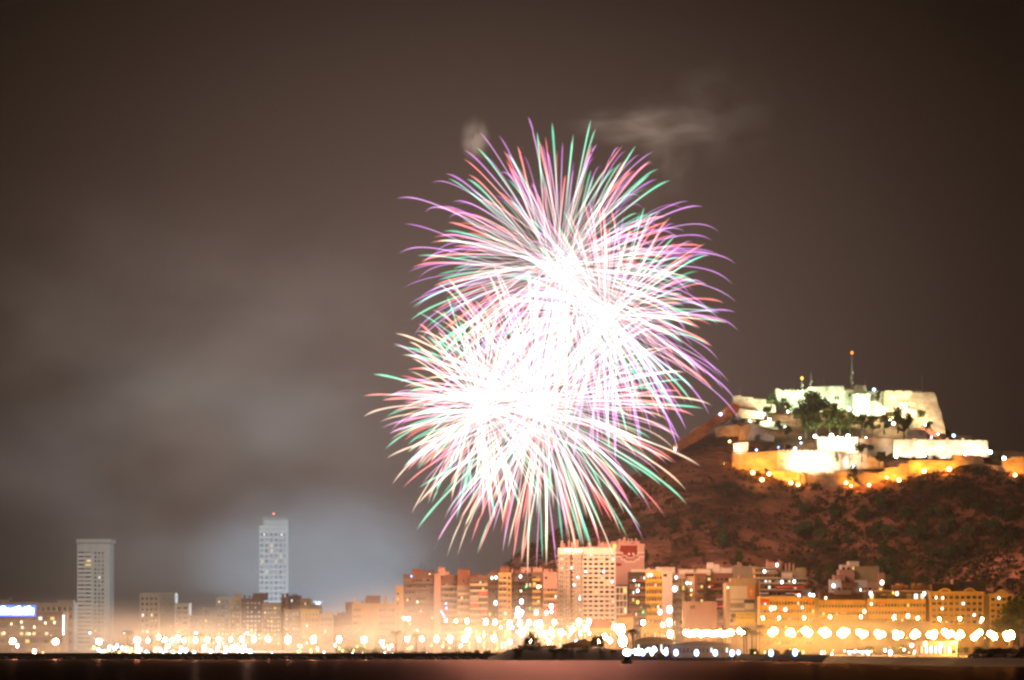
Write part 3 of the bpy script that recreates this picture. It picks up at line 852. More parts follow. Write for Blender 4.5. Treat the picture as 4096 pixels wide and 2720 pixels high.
# left half: slabs and ribs
mb = MB(); mb.box(-b.w/2, xs-.05, -2.2, -.003, b.h-2.4, b.h+.1); mb.build('cornice', C_WHITE, b.root)
for j in range(nfl):
    me = shared_box('rib_slab', lambda mb: (mb.box(-b.w/2-.9, xs-.1, -1.7, -.003, 0, .22), mb.box(-b.w/2-.9, xs-.1, -1.7, -1.55, .22, .85)), 'balcony', C_TAN)
    b.put('balcony', me, (0, 0, z0+dz*j))
    for i in range(4):
        x = -b.w/2+(xs+b.w/2)*(i+.5)/4
        b.win(window_mesh(2.0, dz*.66, b.pick(.07, .1, .05, 'wwl')), (x, 0, z0+dz*j+.3))
xr = []
for px in (559.3,561.3,563.3,565.3,567.3,569.0,573.3,575.1,576.9,578.7,580.4): xr.append(b.X(px))
for x in xr:
    me = shared_box('rib', lambda mb: mb.box(-.22, .22, -2.2, -1.73, 0, b.h-2.4-2), 'rib', C_WHITE)
    b.put('rib', me, (x, 0, 2.0))
# right half: white grid
for k in range(7):
    x = xs+(b.w/2-xs)*k/6
    me = shared_box('gridpier', lambda mb: mb.box(-.34, .34, -1.0, -.003, 0, b.h-1.2), 'grid_pier', C_WHITE)
    b.put('grid_pier', me, (min(max(x, xs+.3), b.w/2-.3), 0, 1.2))
for j in range(nfl+1):
    for k in range(6):
        xa = xs+(b.w/2-xs)*k/6
        wdt = (b.w/2-xs)/6-.70
        me = shared_box(('gridbeam', round(wdt,2)), lambda mb: mb.box(-wdt/2, wdt/2, -.92, -.003, 0, .95), 'grid_beam', C_WHITE)
        if k < 6 and (j*6+k) < 120: pass
        if j % 1 == 0 and k == 0:
            me = shared_box('gridbeamlong', lambda mb: mb.box(xs+.3, b.w/2-.3, -.90, -.003, 0, .95), 'grid_beam', C_WHITE)
            b.put('grid_beam', me, (0, 0, z0+dz*j-.95+.4))
        if j < nfl: b.win(window_mesh(wdt*.8, dz-1.2, b.pick(.09, .22, .14, 'wwwyl')), (xa+(b.w/2-xs)/12, 0, z0+dz*j+.5))
mb = MB(); mb.box(xs, b.w/2+.15, -1.05, -.003, b.h-2.6, b.h+1.0); mb.build('top_band', C_WHITE, b.root)
b.hut(562, 584, 547, y0=6, y1=14, mat=C_PINK); b.hut(586, 614, 546.3, y0=8, y1=15, mat=C_PINK); b.chimneys(7, 560, 585, mat=C_PINK, hmin=3, hmax=5.5); b.chimneys(5, 590, 612, mat=C_PINK, hmin=3, hmax=5)
for px in (565.5, 567, 568.5, 570.5): b.lamp_window(px, 550.3, .6, 'l', -2.5)
for px in (575, 576.5, 578, 579.5, 581): b.lamp_window(px, 550.8, .75, 'w', -2.5)
for px, py in ((571.5,568),(577.8,577.5),(585.5,571.8),(603.5,571.8),(574,585),(579.5,599),(612,582)): b.lamp_window(px, py, .6, 'l', -2.4)
b.finish()

# block with the red mural behind it
b = Bld('apartment_block', 600, 644.4, 545.5, 1500, 'pink gable wall with a stepped red mural, right behind the tallest tower', C_PINK, depth=18, seed=61)
def stepped(xa, za, xb, zb, n): pass
def pl(pts, y0, y1, m, nm): 
    mb = MB(); mb.prism([(b.X(p[0]), b.Z(p[1])) for p in pts], y0, y1); return mb.build(nm, m, b.root)
# dark red gable plane and cream meander lines, painted on the wall
pl([(619.5,551.5),(620.5,545.8),(633.5,542.5),(637,546),(637.3,551.5),(637.3,556),(634,558.5),(626,558.5),(623.2,556),(620.2,551.5)], -.05, -.003, C_RED, 'mural_gable')
CREAMLINE = plaster('cream_line_paint', (.62,.50,.38), .1)
for k, (off) in enumerate((0, 2.1, 4.2)):
    yl = 552.6+off
    segs = [((615.5,yl),(622.5-off*.2,yl)), ((622.5-off*.2,yl),(622.5-off*.2,yl+3)), ((622.5-off*.2,yl+3),(626.5-off*.3,yl+3)), ((626.5-off*.3,yl+3),(626.5-off*.3,yl+5)), ((626.5-off*.3,yl+5),(634+off*.3,yl+5)), ((634+off*.3,yl+5),(634+off*.3,yl+3)), ((634+off*.3,yl+3),(638+off*.2,yl+3)), ((638+off*.2,yl+3),(638+off*.2,yl)), ((638+off*.2,yl),(644,yl))]
    mb = MB(); tk = .33
    for i, ((xa, ya), (xb, yb)) in enumerate(segs):
        A = (min(b.X(xa), b.X(xb))-tk*.5, max(b.X(xa), b.X(xb))+tk*.5); B = (min(b.Z(ya), b.Z(yb))-tk*.5, max(b.Z(ya), b.Z(yb))+tk*.5)
        mb.box(A[0], A[1], -.09-.004*(i % 2), -.052, B[0], B[1])
    mb.build('mural_line', CREAMLINE if k != 1 else C_RED, b.root)
pl([(615.6,563.2),(621.5,563.2),(621.5,565.8),(615.6,565.8)], -.05, -.003, C_RED, 'mural_block')
for px in (628.2, 632.5): pl([(px,555),(px+1.7,555),(px+1.7,553),(px,553)], -.085, -.053, CREAMLINE, 'mural_window')
b.hut(611, 617, 541.5, mat=C_PINK); b.hut(618, 640, 541, y0=4, y1=12, mat=C_PINK); b.chimneys(8, 612, 640, mat=C_PINK, hmin=2.5, hmax=4.5); b.lamp_window(614.5, 546.3, 1.2, 'y', -.6)
b.finish()
b = Bld('apartment_block', 615.6, 628, 586.5, 1452, 'low block with a white grid front beside the tallest tower', C_DARK, seed=62)
b.grid(-b.w/2+.2, b.w/2-.6, 2.5, b.h-.3, 3, 9, .82, .8, lit=.05, shut=.15)
for j in range(10):
    me = shared_box('lowgrid', lambda mb: mb.box(-b.w/2, b.w/2-.4, -.5, -.003, 0, .5), 'floor_band', C_WHITE); b.put('floor_band', me, (0, 0, 2.5+(b.h-2.8)*j/9-.3))
for k in range(4):
    me = shared_box('lowpier', lambda mb: mb.box(-.16, .16, -.44, -.003, 0, b.h), 'grid_pier', C_WHITE); b.put('grid_pier', me, (-b.w/2+.2+(b.w-.9)*k/3, 0, 0))
b.finish()
b = Bld('apartment_block', 629, 645.6, 573.8, 1450, 'dark brown flats with rust balcony edges, between mural wall and yellow flats', C_DARK, seed=63)
b.balconies(-b.w/2+.1, b.w/2-.1, 3.0, b.h-.2, 10, bays=2, wins=3, lit=.09, mat=C_RUST, kinds='wly')
b.hut(632, 656, 569.5, mat=C_WHITE); b.lamp_window(637.5, 590.8, 1.0, 'l', -1.8); b.lamp_window(637.5, 602.3, 1.1, 'y', -1.8); b.lamp_window(643.3, 612, 1.1, 'g', -1.8)
b.lamp_window(634, 580.5, .6, 'l', -1.8); b.finish()
b = Bld('apartment_block', 645.8, 662.2, 573.5, 1448, 'yellow flats with wide window bands', C_YELLOW, seed=64)
b.balconies(-b.w/2+.1, b.w/2-.1, 3.0, b.h-.2, 10, bays=2, wins=3, lit=.06, mat=C_YELLOW, proj=.9)
b.hut(656.5, 675, 567.5, mat=C_WHITE); b.chimneys(4, mat=C_WHITE); b.lamp_window(648.5, 575.3, .8, 'l', -1.0); b.lamp_window(651, 575.3, .8, 'l', -1.0); b.finish()
b = Bld('apartment_block', 662.4, 672.4, 573.2, 1446, 'blank white gable wall beside the yellow flats', C_WHITE, seed=65)
b.win(window_mesh(1.8, 1.2, 'd'), (b.X(665), 0, b.Z(576.5)))
b.hut(664, 670, 569.3, mat=C_WHITE); b.antenna(663, 557); b.finish()
b = Bld('apartment_block', 672.6, 685, 576, 1449, 'pinkish flats with thin railings right of the white gable', C_PINK, seed=66)
b.balconies(-b.w/2+.1, b.w/2-.1, 3.0, b.h-.2, 10, bays=2, wins=2, lit=.10, mat=C_CREAM, railing=True)
b.hut(679, 694, 569.5, mat=C_WHITE); b.lamp_window(676, 577.5, .9, 'l', -1.6); b.lamp_window(674.5, 589, 1.7, 'l', -1.8); b.lamp_window(670.5, 610, 1.6, 'l', -1.8); b.lamp_window(660.5, 612.3, 1.2, 'b', -1.8); b.finish()
b = Bld('apartment_block', 685.2, 694.5, 573.8, 1451, 'blank cream upper wall over rust balconies', C_CREAM, seed=67)
b.balconies(-b.w/2+.1, b.X(691), 3.0, b.Z(586), 7, bays=1, wins=2, lit=.12, mat=C_RUST)
b.lamp_window(687, 583, .8, 'l', -.9); b.lamp_window(690.5, 583.3, .6, 'l', -.9); b.lamp_window(691, 590, .6, 'w', -1.8); b.lamp_window(690.8, 595, .6, 'y', -1.8); b.finish()
b = Bld('apartment_block', 694.7, 706.3, 575.3, 1449, 'reddish brick flats with pale corner strips', C_RUST, seed=68)
b.balconies(b.X(696.5), b.X(703.5), 3.0, b.h-.2, 10, bays=1, wins=2, lit=.05, mat=C_RUST)
b.grid(b.X(704), b.w/2-.1, 3.0, b.h-.2, 1, 10, .5, .55, lit=.05)
b.hut(698.5, 711, 569, mat=C_WHITE); b.chimneys(3, mat=C_WHITE); b.finish()
b = Bld('apartment_block', 706.5, 733, 575, 1452, 'rust brick flats with red awnings left of the billboard building', C_RUST, seed=69)
b.balconies(-b.w/2+.2, b.w/2-.2, 3.0, b.h-.2, 10, bays=3, wins=2, lit=.05, mat=C_RUST, awn=.45, awnmats=[AWNRED, AWNORANGE, C_PINK])
b.hut(708, 714, 562.8, mat=C_WHITE, win=1); b.hut(714.3, 720, 564.5, mat=C_WHITE); b.hut(720.5, 732, 568, mat=C_WHITE); b.chimneys(5, mat=C_WHITE, hmin=2, hmax=4); b.finish()
b = Bld('low_house', 685, 717, 603.5, 1405, 'low pale pink house in front of the rust brick flats', C_PINK, seed=70, depth=12)
b.win(window_mesh(2.6, 1.8, 'd'), (b.X(692.5), 0, b.Z(609))); b.grid(b.X(703), b.X(716), 4, 14, 4, 3, .4, .4, lit=.0, skip=.4)
b.hut(705, 712, 601.5, mat=C_PINK); b.hut(686, 690, 602, mat=C_PINK); b.finish()
b = Bld('apartment_block', 732.8, 757.5, 568.2, 1475, 'dark olive wall rising behind the billboard building', C_OLIVE, seed=71)
b.hut(741, 755, 566.5, mat=C_OLIVE); b.chimneys(6, mat=C_PINK); b.finish()
# low pieces between the trees and the flats
b = Bld('low_house', 618, 633, 617.5, 1390, 'low orange house with a sloping roof at the foot of the gridded block', C_OCHRE, seed=72, depth=10, roof=False)
mb = MB(); mb.prism([(-b.w/2-.3, b.h), (b.w/2+.3, b.h), (b.w/2+.3, b.h+2.8)], -.3, 10.3); mb.build('roof', C_RUST, b.root); b.grid(-b.w/2+.4, b.w/2-.4, 2, b.h-1, 4, 3, .4, .5, lit=.1); b.finish()
b = Bld('low_house', 588, 614, 628, 1370, 'wide low orange house with a red hipped roof below the tallest tower', C_OCHRE, seed=73, depth=12, roof=False)
mb = MB(); mb.prism([(-b.w/2-.5, b.h), (b.w/2+.5, b.h), (b.w/2-2, b.h+4.0), (-b.w/2+2, b.h+4.0)], -.5, 12.5); mb.build('roof', C_RUST, b.root); b.grid(-b.w/2+.5, b.w/2-.5, 2, b.h-1, 6, 2, .45, .5, lit=.15); b.finish()
b = Bld('low_house', 642, 668, 629, 1370, 'long low yellow house with a flat roof behind the palm', C_OCHRE, seed=74, depth=12)
b.grid(-b.w/2+.5, b.w/2-.5, 2, b.h-.6, 7, 2, .6, .5, lit=.1); b.finish()
b = Bld('low_house', 466, 512, 627, 1400, 'long low terrace of shops under the yellowish flats', C_TAN, seed=75, depth=12)
b.grid(-b.w/2+.5, b.w/2-.5, 1, b.h-.6, 12, 2, .7, .6, lit=.45, kinds='wlwy'); b.finish()
b = Bld('low_house', 520, 588, 630, 1395, 'long row of lit shops at the foot of the dark brown flats', C_TAN, seed=76, depth=12)
b.grid(-b.w/2+.5, b.w/2-.5, 1, b.h-.6, 16, 2, .7, .6, lit=.5, kinds='wlwy'); b.finish()
# ---------------------------------------------------------------- right: billboard building and the ochre terraces
b = Bld('billboard_building', 726, 755.8, 584.5, 1400, 'tall yellowish gable covered with advertising panels', C_CREAM, depth=18, seed=80, rz=0)
mb = MB(); mb.box(b.X(730.9), b.w/2, .3, 12, b.h+.003, b.Z(578.2)); mb.build('upper_wall', C_CREAM, b.root)
mb = MB(); mb.box(b.w/2+.003, b.X(759.7), 1.2, 17, -1, b.h+1.5); mb.build('side_wing', C_OCHRE, b.root)
mb = MB(); mb.box(b.X(739.5), b.X(744.5), 4, 8, b.Z(578.2), b.Z(575.5)); mb.build('roof_hut', C_PINK, b.root)
def panel(px0, py0, px1, py1, mat, name, y=-.12, t=.11, par=None):
    mb = MB(); mb.box(b.X(px0), b.X(px1), y, y+t, b.Z(py1), b.Z(py0)); return mb.build(name, mat, par or b.root)
SIGNW = plaster('sign_cream', (.56,.47,.35), .06); SIGNO = plaster('sign_orange', (.62,.22,.05), .06); SIGNY = plaster('sign_yellow', (.80,.52,.02), .05)
SIGND = plaster('sign_dark', (.06,.045,.04), .15); SIGNB = plaster('sign_brown', (.30,.20,.14), .2); SIGNK = plaster('sign_black_ink', (.03,.025,.02), .1); SIGNGREY = plaster('sign_grey', (.26,.22,.2), .25)
p = panel(730, 586, 755, 598.9, SIGNW, 'upper_advert')
panel(747.2, 586.2, 754.9, 598.7, SIGNO, 'orange_panel', -.17, .045, p)
ax, az = b.X(751.1), b.Z(592.5); mb = MB(); u = PX(513, 1400)
mb.prism([(ax-u*.65, az-u*3.0), (ax+u*.65, az-u*3.0), (ax+u*.65, az+u*.6), (ax+u*1.9, az+u*.6), (ax, az+u*4.0), (ax-u*1.9, az+u*.6), (ax-u*.65, az+u*.6)], -.21, -.172)
mb.build('arrow', SIGNW, p)
p = panel(730, 599.3, 755, 612.2, SIGNGREY, 'middle_advert')
panel(744.3, 599.8, 754.7, 603, SIGND, 'dark_strip', -.17, .045, p)
panel(730.3, 599.8, 743.8, 603, SIGNW, 'pale_strip', -.17, .045, p)
panel(744.8, 603.4, 753.6, 609.2, SIGNW, 'pale_block', -.17, .045, p)
for a, c in ((731.0, 736.0), (738.2, 743.2)): panel(a, 603.6, c, 607.2, SIGNB, 'picture_block', -.17, .045, p)
panel(730.3, 608.0, 744.3, 610.2, SIGNW, 'pale_band', -.17, .045, p)
p = panel(730, 612.5, 755, 625.4, SIGNY, 'yellow_advert')
mb = MB()
def disc(cx, cz, rx, rz, y0, y1, mi, n=14): mb.prism([(b.X(cx)+rx*cos(2*pi*k/n), b.Z(cz)+rz*sin(2*pi*k/n)) for k in range(n)], y0, y1, mi)
panel(730.2, 612.8, 735.4, 625.2, SIGNW, 'pale_picture', -.155, .03, p)
disc(733.3, 618.2, 1.25, 1.9, -.175, -.157, 0); disc(733.2, 615.6, 1.35, 1.15, -.19, -.177, 1); disc(731.6, 620.5, .7, 1.0, -.19, -.177, 1)
mb.build('portrait', [plaster('portrait_skin', (.45,.24,.13), .2), SIGND], p)
for txt, cx, py, size, wd in (('TRASTEROS', 745.6, 615.6, 1.5, 17.3), ('PUBLICOS', 745.6, 618.7, 1.6, 17.3), ('SELF STORAGE', 745.6, 624.7, 1.05, 17.3)):
    me = text_mesh(txt, size*.97, .02, SIGNK, 'advert_lettering', PX(512+wd, 1400))
    o = inst('advert_lettering', me, p, (b.X(cx), -.15, b.Z(py))); o.rotation_euler = (pi/2, 0, 0)
b.lamp_window(727.8, 587.5, .6, 'w', -.5)
b.finish()

# stepped pale flats behind
b = Bld('terraced_flats', 760, 812, 597, 1440, 'pale stepped flats with red and grey awnings above the ochre front', C_PINK, depth=22, seed=81, roof=False)
def tier(b, x0, x1, top, bot, y0, wall, nb, awn=.3, lit=.1, mats=None, d=12, wins=2):
    mb = MB(); mb.box(b.X(x0), b.X(x1), y0, y0+d, b.Z(bot), b.Z(top)); mb.build('upper_storey', wall, b.root)
    mb = MB(); mb.box(b.X(x0)-.5, b.X(x1)+.5, y0-2.0, y0+d+.2, b.Z(top), b.Z(top)+.5); mb.build('roof_slab', C_CREAM, b.root)
    mb = MB(); mb.box(b.X(x0)-.3, b.X(x1)+.3, y0-1.9, y0-1.75, b.Z(bot)+.02, b.Z(bot)+.95); mb.build('parapet', C_CREAM, b.root)
    n = nb*wins; dx = (b.X(x1)-b.X(x0))/n
    for i in range(n): b.win(window_mesh(dx*.72, (b.Z(top)-b.Z(bot))*.66, b.pick(lit, .25, kinds='wwl')), (b.X(x0)+dx*(i+.5), y0, b.Z(bot)+.25))
    for i in range(nb):
        if b.rng.random() < awn:
            am = b.rng.choice(mats or [AWNRED, AWNGREY]); xx = b.X(x0)+dx*wins*(i+.5); L = dx*wins*.46; dz = b.Z(top)-b.Z(bot)
            q = MB(); q.add([(-L,y0-.05,dz*.95),(L,y0-.05,dz*.95),(L,y0-2.3,dz*.5),(-L,y0-2.3,dz*.5),(-L,y0-.05,dz*.91),(L,y0-.05,dz*.91),(L,y0-2.3,dz*.44),(-L,y0-2.3,dz*.44)],
                            [(0,1,2,3),(7,6,5,4),(3,2,6,7),(0,3,7,4),(1,5,6,2),(0,4,5,1)]); q.build('awning', am, b.root, (xx, 0, b.Z(bot)))
b.h = b.Z(597)
tier(b, 760.5, 811, 590.5, 597, 2, C_PINK, 6, awn=.5)
tier(b, 760.5, 805, 584, 590.5, 4, C_PINK, 6, awn=.8, mats=[AWNRED, AWNRED, AWNGREY])
tier(b, 760.5, 808, 578.5, 584, 6, C_GREY, 6, awn=.1, lit=.3)
tier(b, 756.5, 778.5, 573, 578.5, 8, C_OCHRE, 3, awn=.2, lit=.2); tier(b, 756.5, 778.5, 568, 573, 9.5, C_OCHRE, 3, awn=.1, lit=.2)
mb = MB(); mb.box(b.X(799.5), b.X(808), 10, 20, b.Z(578.5), b.Z(567)); mb.box(b.X(779), b.X(799.3), 12, 20, b.Z(578.5), b.Z(570)); mb.build('stair_tower', C_OLIVE, b.root)
mb = MB(); mb.box(b.X(783), b.X(794), 8.2, 11.8, b.Z(578.5), b.Z(572.5)); mb.build('roof_hut', C_WHITE, b.root)
mb = MB(); mb.box(b.X(769), b.X(783), 12.2, 18, b.Z(570)-3, b.Z(561.5)); mb.build('roof_hut', C_PINK, b.root)
for px, top in ((769.5,559.5),(781.5,559.5),(784,561),(788.5,563),(792,562.5),(796,563.5)):
    mb = MB(); mb.box(-.45, .45, -.4, .4, 0, b.Z(top)-b.Z(570)); mb.box(-.6, .6, -.5, .5, b.Z(top)-b.Z(570), b.Z(top)-b.Z(570)+.25); mb.build('chimney', C_PINK, b.root, (b.X(px), 13.5, b.Z(570)))
mb = MB(); mb.box(b.X(802.5), b.X(806.3), 3.5, 5, b.Z(592), b.Z(582.5)); mb.build('white_stack', C_WHITE, b.root)
for px, py in ((764.5,571.3),(777,565),(794.3,581.5),(782,582),(799,595.5),(813.5,595.3),(810,594.7)): b.lamp_window(px, py, 1.0, 'l', .2)
b.finish()

def front(x0, x1, top, Y, label, nz, bays, seed, wall=C_OCHRE, lit=.05, awn=.12, proj=1.0, wins=2, lamps=(), **kw):
    b = Bld('ochre_terrace', x0, x1, top, Y, label, wall, depth=14, seed=seed, **kw)
    b.balconies(-b.w/2+.2, b.w/2-.2, 3.2, b.h-.2, nz, bays=bays, wins=wins, lit=lit, mat=wall, awn=awn, awnmats=[AWNORANGE, AWNORANGE, AWNRED], proj=proj)
    for l in lamps: b.lamp_window(*l)
    return b
b = front(760, 815, 598.5, 1330, 'ochre sea front terrace, next to the billboard building', 6, 6, 82, wins=3, lamps=((771,608.5,1.2,'l',-1.4),(774.5,608,1.0,'w',-1.4),(785,609.5,1.0,'l',-1.4),(802,607.5,.6,'l',-1.4)))
mb = MB(); mb.box(b.w/2+.003, b.X(819), 1, 13, -1, b.h+.5); mb.build('side_wall', C_OLIVE, b.root); b.finish()
b = front(818.5, 866, 601.8, 1332, 'ochre terrace with three window bands below the stepped white houses', 6, 5, 83, wins=3, lamps=((813,600,.7,'y',-1.4),(864,611.5,1.1,'w',-1.4),(826,598,.8,'w',1)))
b.finish()
b = front(868, 926, 600.8, 1328, 'long ochre terrace under a purple setback storey', 6, 6, 84, wins=3, lamps=((894,616,.8,'l',-1.4),(907.5,616,1.3,'w',-1.4),(871,604,.8,'w',-1.4)))
mb = MB(); mb.box(b.X(866.5), b.X(930), 3.5, 13, b.h+.003, b.Z(591.5)); mb.build('setback_storey', C_DARK, b.root)
mb = MB(); mb.box(b.X(865.5), b.X(931), 1.2, 13.5, b.Z(591.5), b.Z(590.2)); mb.build('roof_slab', C_PINK, b.root)
for i in range(9): b.win(window_mesh(2.2, 2.4, b.pick(.2, .3, kinds='wl')), (b.X(869)+(b.X(926)-b.X(869))*(i+.5)/9, 3.5, b.h+.9))
for px, py, c in ((871.5,593.3,'l'),(894,592.7,'y'),(897.8,593.5,'w'),(925,593.5,'l')): b.lamp_window(px, py, 1.1 if c != 'y' else .7, c, 2.6)
for px in (896,899.5,901.5,903.5,908,915.5,918,921.5,924.5,927,932):
    mb = MB(); hh = 2.2+1.6*((px*7) % 1); mb.box(-.8,.8,-.6,.6,0,hh); mb.box(-1,1,-.75,.75,hh,hh+.25); mb.build('chimney', C_PINK, b.root, (b.X(px), 7+((px*3.3) % 4), b.Z(590.2)))
b.finish()
# building with arched gables
b = Bld('arched_block', 929.6, 984, 593.5, 1326, 'ochre block with two round arched gables on its roof line', C_OCHRE, depth=14, seed=85)
b.grid(b.X(931), b.X(983), b.Z(625), b.h-.4, 9, 5, .66, .52, lit=.04, shut=.2, kinds='wwl')
for k in range(10):
    me = shared_box('archpier', lambda mb: mb.box(-.22, .22, -.35, -.003, 0, b.h), 'pier', C_OCHRE); b.put('pier', me, (b.X(931)+(b.X(983)-b.X(931))*k/9, 0, 0))
for k in range(6):
    me = shared_box('archband', lambda mb: mb.box(-b.w/2, b.w/2, -.30, -.004, 0, .35), 'floor_band', C_TAN); b.put('floor_band', me, (0, 0, b.Z(625)+(b.h-.4-b.Z(625))*k/5-.3))
def arch(cx, r0, hgt):
    mb = MB(); n = 12; w0 = r0; t = .62
    out = [(b.X(cx)+w0*cos(pi*k/n), b.h+hgt*sin(pi*k/n)) for k in range(n+1)]; inn = [(b.X(cx)+(w0-t)*cos(pi*k/n), b.h+(hgt-t)*sin(pi*k/n)) for k in range(n+1)]
    for k in range(n): mb.prism([out[k], out[k+1], inn[k+1], inn[k]], -.3, .9)
    mb.build('arch', C_OCHRE, b.root)
    mb = MB(); mb.prism([(p[0], p[1]) for p in inn], .2, .6); mb.build('arch_panel', C_RUST, b.root)
arch(945, 2.6*1.15, 2.5); arch(969.8, 2.6*1.15, 2.5)
for px, py, c in ((936,597.5,'w'),(942.5,598,'w'),(942,608.5,'w'),(974,615,'l')): b.lamp_window(px, py, .75, c, -.5)
mb = MB(); mb.box(b.w/2+.003, b.X(988.8), 2.5, 13, -1, b.h-.6); mb.build('side_wall', C_OLIVE, b.root)
b.finish()
b = Bld('arched_block', 989, 1013, 595.5, 1327, 'rightmost ochre block with a curved gable, half behind the tree', C_OCHRE, depth=14, seed=86)
b.grid(-b.w/2+.5, b.w/2-.5, b.Z(625), b.h-.4, 4, 5, .62, .5, lit=.03)
mb = MB(); n = 12; pts = [(b.X(994), b.h+.9), (b.X(1010), b.h+.9)] + [(b.X(1010)+(b.X(994)-b.X(1010))*k/n, b.h+.9+2.0*sin(pi*k/n)**1.6) for k in range(1, n)]; mb.prism(pts, -.1, .7); mb.build('gable', C_OCHRE, b.root)
b.lamp_window(998.7, 598.2, .7, 'l', -.6); b.finish()

# stepped white houses on the slope
b = Bld('stepped_houses', 831, 882, 594, 1450, 'stepped white houses piled up the slope below the castle', C_PINK, depth=18, seed=87, roof=False)
b.h = b.Z(594)
def blk(x0, x1, top, bot, y0, d, m, nm='house_block', wn=0, lit=.1):
    mb = MB(); mb.box(b.X(x0), b.X(x1), y0, y0+d, b.Z(bot), b.Z(top)); mb.box(b.X(x0)-.15, b.X(x1)+.15, y0-.15, y0+d+.15, b.Z(top), b.Z(top)+.35); mb.build(nm, m, b.root)
    for i in range(wn):
        dx = (b.X(x1)-b.X(x0))/wn; b.win(window_mesh(min(1.6, dx*.6), min(1.8, (b.Z(top)-b.Z(bot))*.5), b.pick(lit, .2)), (b.X(x0)+dx*(i+.5), y0, b.Z(bot)+(b.Z(top)-b.Z(bot))*.22))
blk(831, 842, 580, 594, 2, 10, C_WHITE, wn=2); blk(835, 846, 575.5, 594, 4.2, 8, C_PINK, wn=2); blk(840.5, 856, 570, 594, 6.4, 10, C_PINK, wn=3)
blk(843, 853, 565, 571, 9, 8, C_WHITE, wn=2); blk(851, 861.5, 561.5, 572, 10, 8, C_WHITE, wn=1); blk(856.2, 881, 566.5, 583, 8, 9, C_OLIVE)
blk(843, 858, 583, 594, 1, 5, C_RUST, wn=3, lit=.3); blk(856.5, 868, 580.5, 594, 3.5, 4.4, C_WHITE, wn=4); blk(868.2, 884, 582, 594, 3.0, 5, C_PINK, wn=3, lit=.3)
blk(880, 886.5, 573, 583, 6, 6, C_PINK); blk(886, 892, 575, 584, 7, 6, C_OLIVE)
for px, py in ((833.5,585.8),(859.5,590.3),(882,582.5),(834,598)): b.lamp_window(px, py, 1.2 if py != 582.5 else 1.5, 'l' if py != 582.5 else 'w', -.3)
b.antenna(867.3, 559.5, y=12, z0=b.Z(566.5)); b.finish()
b = Bld('low_house', 820, 866, 594.5, 1420, 'row of low red roofed houses between the ochre terrace and the stepped houses', C_RUST, depth=10, seed=88)
b.grid(-b.w/2+1, b.w/2-1, 8, b.h-.5, 8, 1, .4, .5, lit=.1); b.hut(834, 851, 597-6.5, mat=C_CREAM, y0=-.8, y1=1.9); b.chimneys(4, mat=C_PINK); b.finish()
b = Bld('low_house', 932, 953, 586, 1375, 'dim house with chimneys behind the arched gables', C_RUST, depth=10, seed=89)
b.chimneys(5, mat=C_PINK); b.finish()
b = Bld('low_house', 953.3, 960, 581, 1378, 'small pale pink house on the spur, above the right arched gable', C_PINK, depth=8, seed=90); b.finish()
b = Bld('low_house', 960.5, 986, 583.5, 1382, 'long dim grey house at the foot of the right hand spur', C_GREY, depth=8, seed=91)
b.grid(-b.w/2+1, b.w/2-1, 6, b.h-1, 6, 2, .3, .4, lit=.0); b.finish()
# garden walls and kiosk fronts behind the promenade
r = Bld('garden_wall', 812, 885, 620.5, 1290, 'long tall ochre retaining wall behind the promenade lamps', C_OLIVE, depth=1.2, seed=92, cat='wall', roof=False)
mb = MB()
for k in range(9): mb.box(-r.w/2+r.w*k/8-.3, -r.w/2+r.w*k/8+.3, -.4, -.003, 0, r.h)
mb.build('buttress', C_OLIVE, r.root); mb = MB(); mb.box(-r.w/2, r.w/2, -.5, 1.5, r.h, r.h+.5); mb.build('coping', C_TAN, r.root)
r = Bld('garden_wall', 886, 930, 622.5, 1292, 'shorter ochre retaining wall right of the long one', C_TAN, depth=1.2, seed=93, cat='wall', roof=False)
mb = MB(); mb.box(-r.w/2, r.w/2, -.5, 1.5, r.h, r.h+.5); mb.build('coping', C_OCHRE, r.root)
# ================================================================ CASTLE
def stone_mat(name, col):
    m, nt, out = new_mat(name); N = nt.nodes; L = nt.links
    b = N.new('ShaderNodeBsdfPrincipled'); L.new(b.outputs[0], out.inputs['Surface']); b.inputs['Roughness'].default_value = .95
    b.inputs['Specular IOR Level'].default_value = .1
    tc = N.new('ShaderNodeTexCoord'); mp = N.new('ShaderNodeMapping'); mp.inputs['Scale'].default_value = (.16,.16,.22)
    n1 = N.new('ShaderNodeTexNoise'); n1.inputs['Scale'].default_value = 1; n1.inputs['Detail'].default_value = 10; n1.inputs['Roughness'].default_value = .7
    L.new(tc.outputs['Object'], mp.inputs[0]); L.new(mp.outputs[0], n1.inputs['Vector'])
    r = N.new('ShaderNodeValToRGB'); r.color_ramp.elements[0].position = .32; r.color_ramp.elements[1].position = .62
    r.color_ramp.elements[0].color = (col[0]*.36, col[1]*.33, col[2]*.29, 1); r.color_ramp.elements[1].color = (*col, 1)
    L.new(n1.outputs[0], r.inputs[0]); L.new(r.outputs[0], b.inputs['Base Color'])
    bp = N.new('ShaderNodeBump'); bp.inputs['Strength'].default_value = .6; bp.inputs['Distance'].default_value = .5
    L.new(n1.outputs[0], bp.inputs['Height']); L.new(bp.outputs[0], b.inputs['Normal'])
    return m
STONE = stone_mat('castle_stone', (.52,.46,.36)); STONE2 = stone_mat('castle_rampart_stone', (.46,.36,.25)); RIDGE = stone_mat('ridge_wall_stone', (.42,.16,.06)); ROCK = stone_mat('castle_rock', (.40,.34,.25))
CY = 1850.0
castle = empty('castle', P(850, 420, CY), 'floodlit stone castle with stepped ramparts crowning the hill', 'castle')
CO = castle.location.copy()
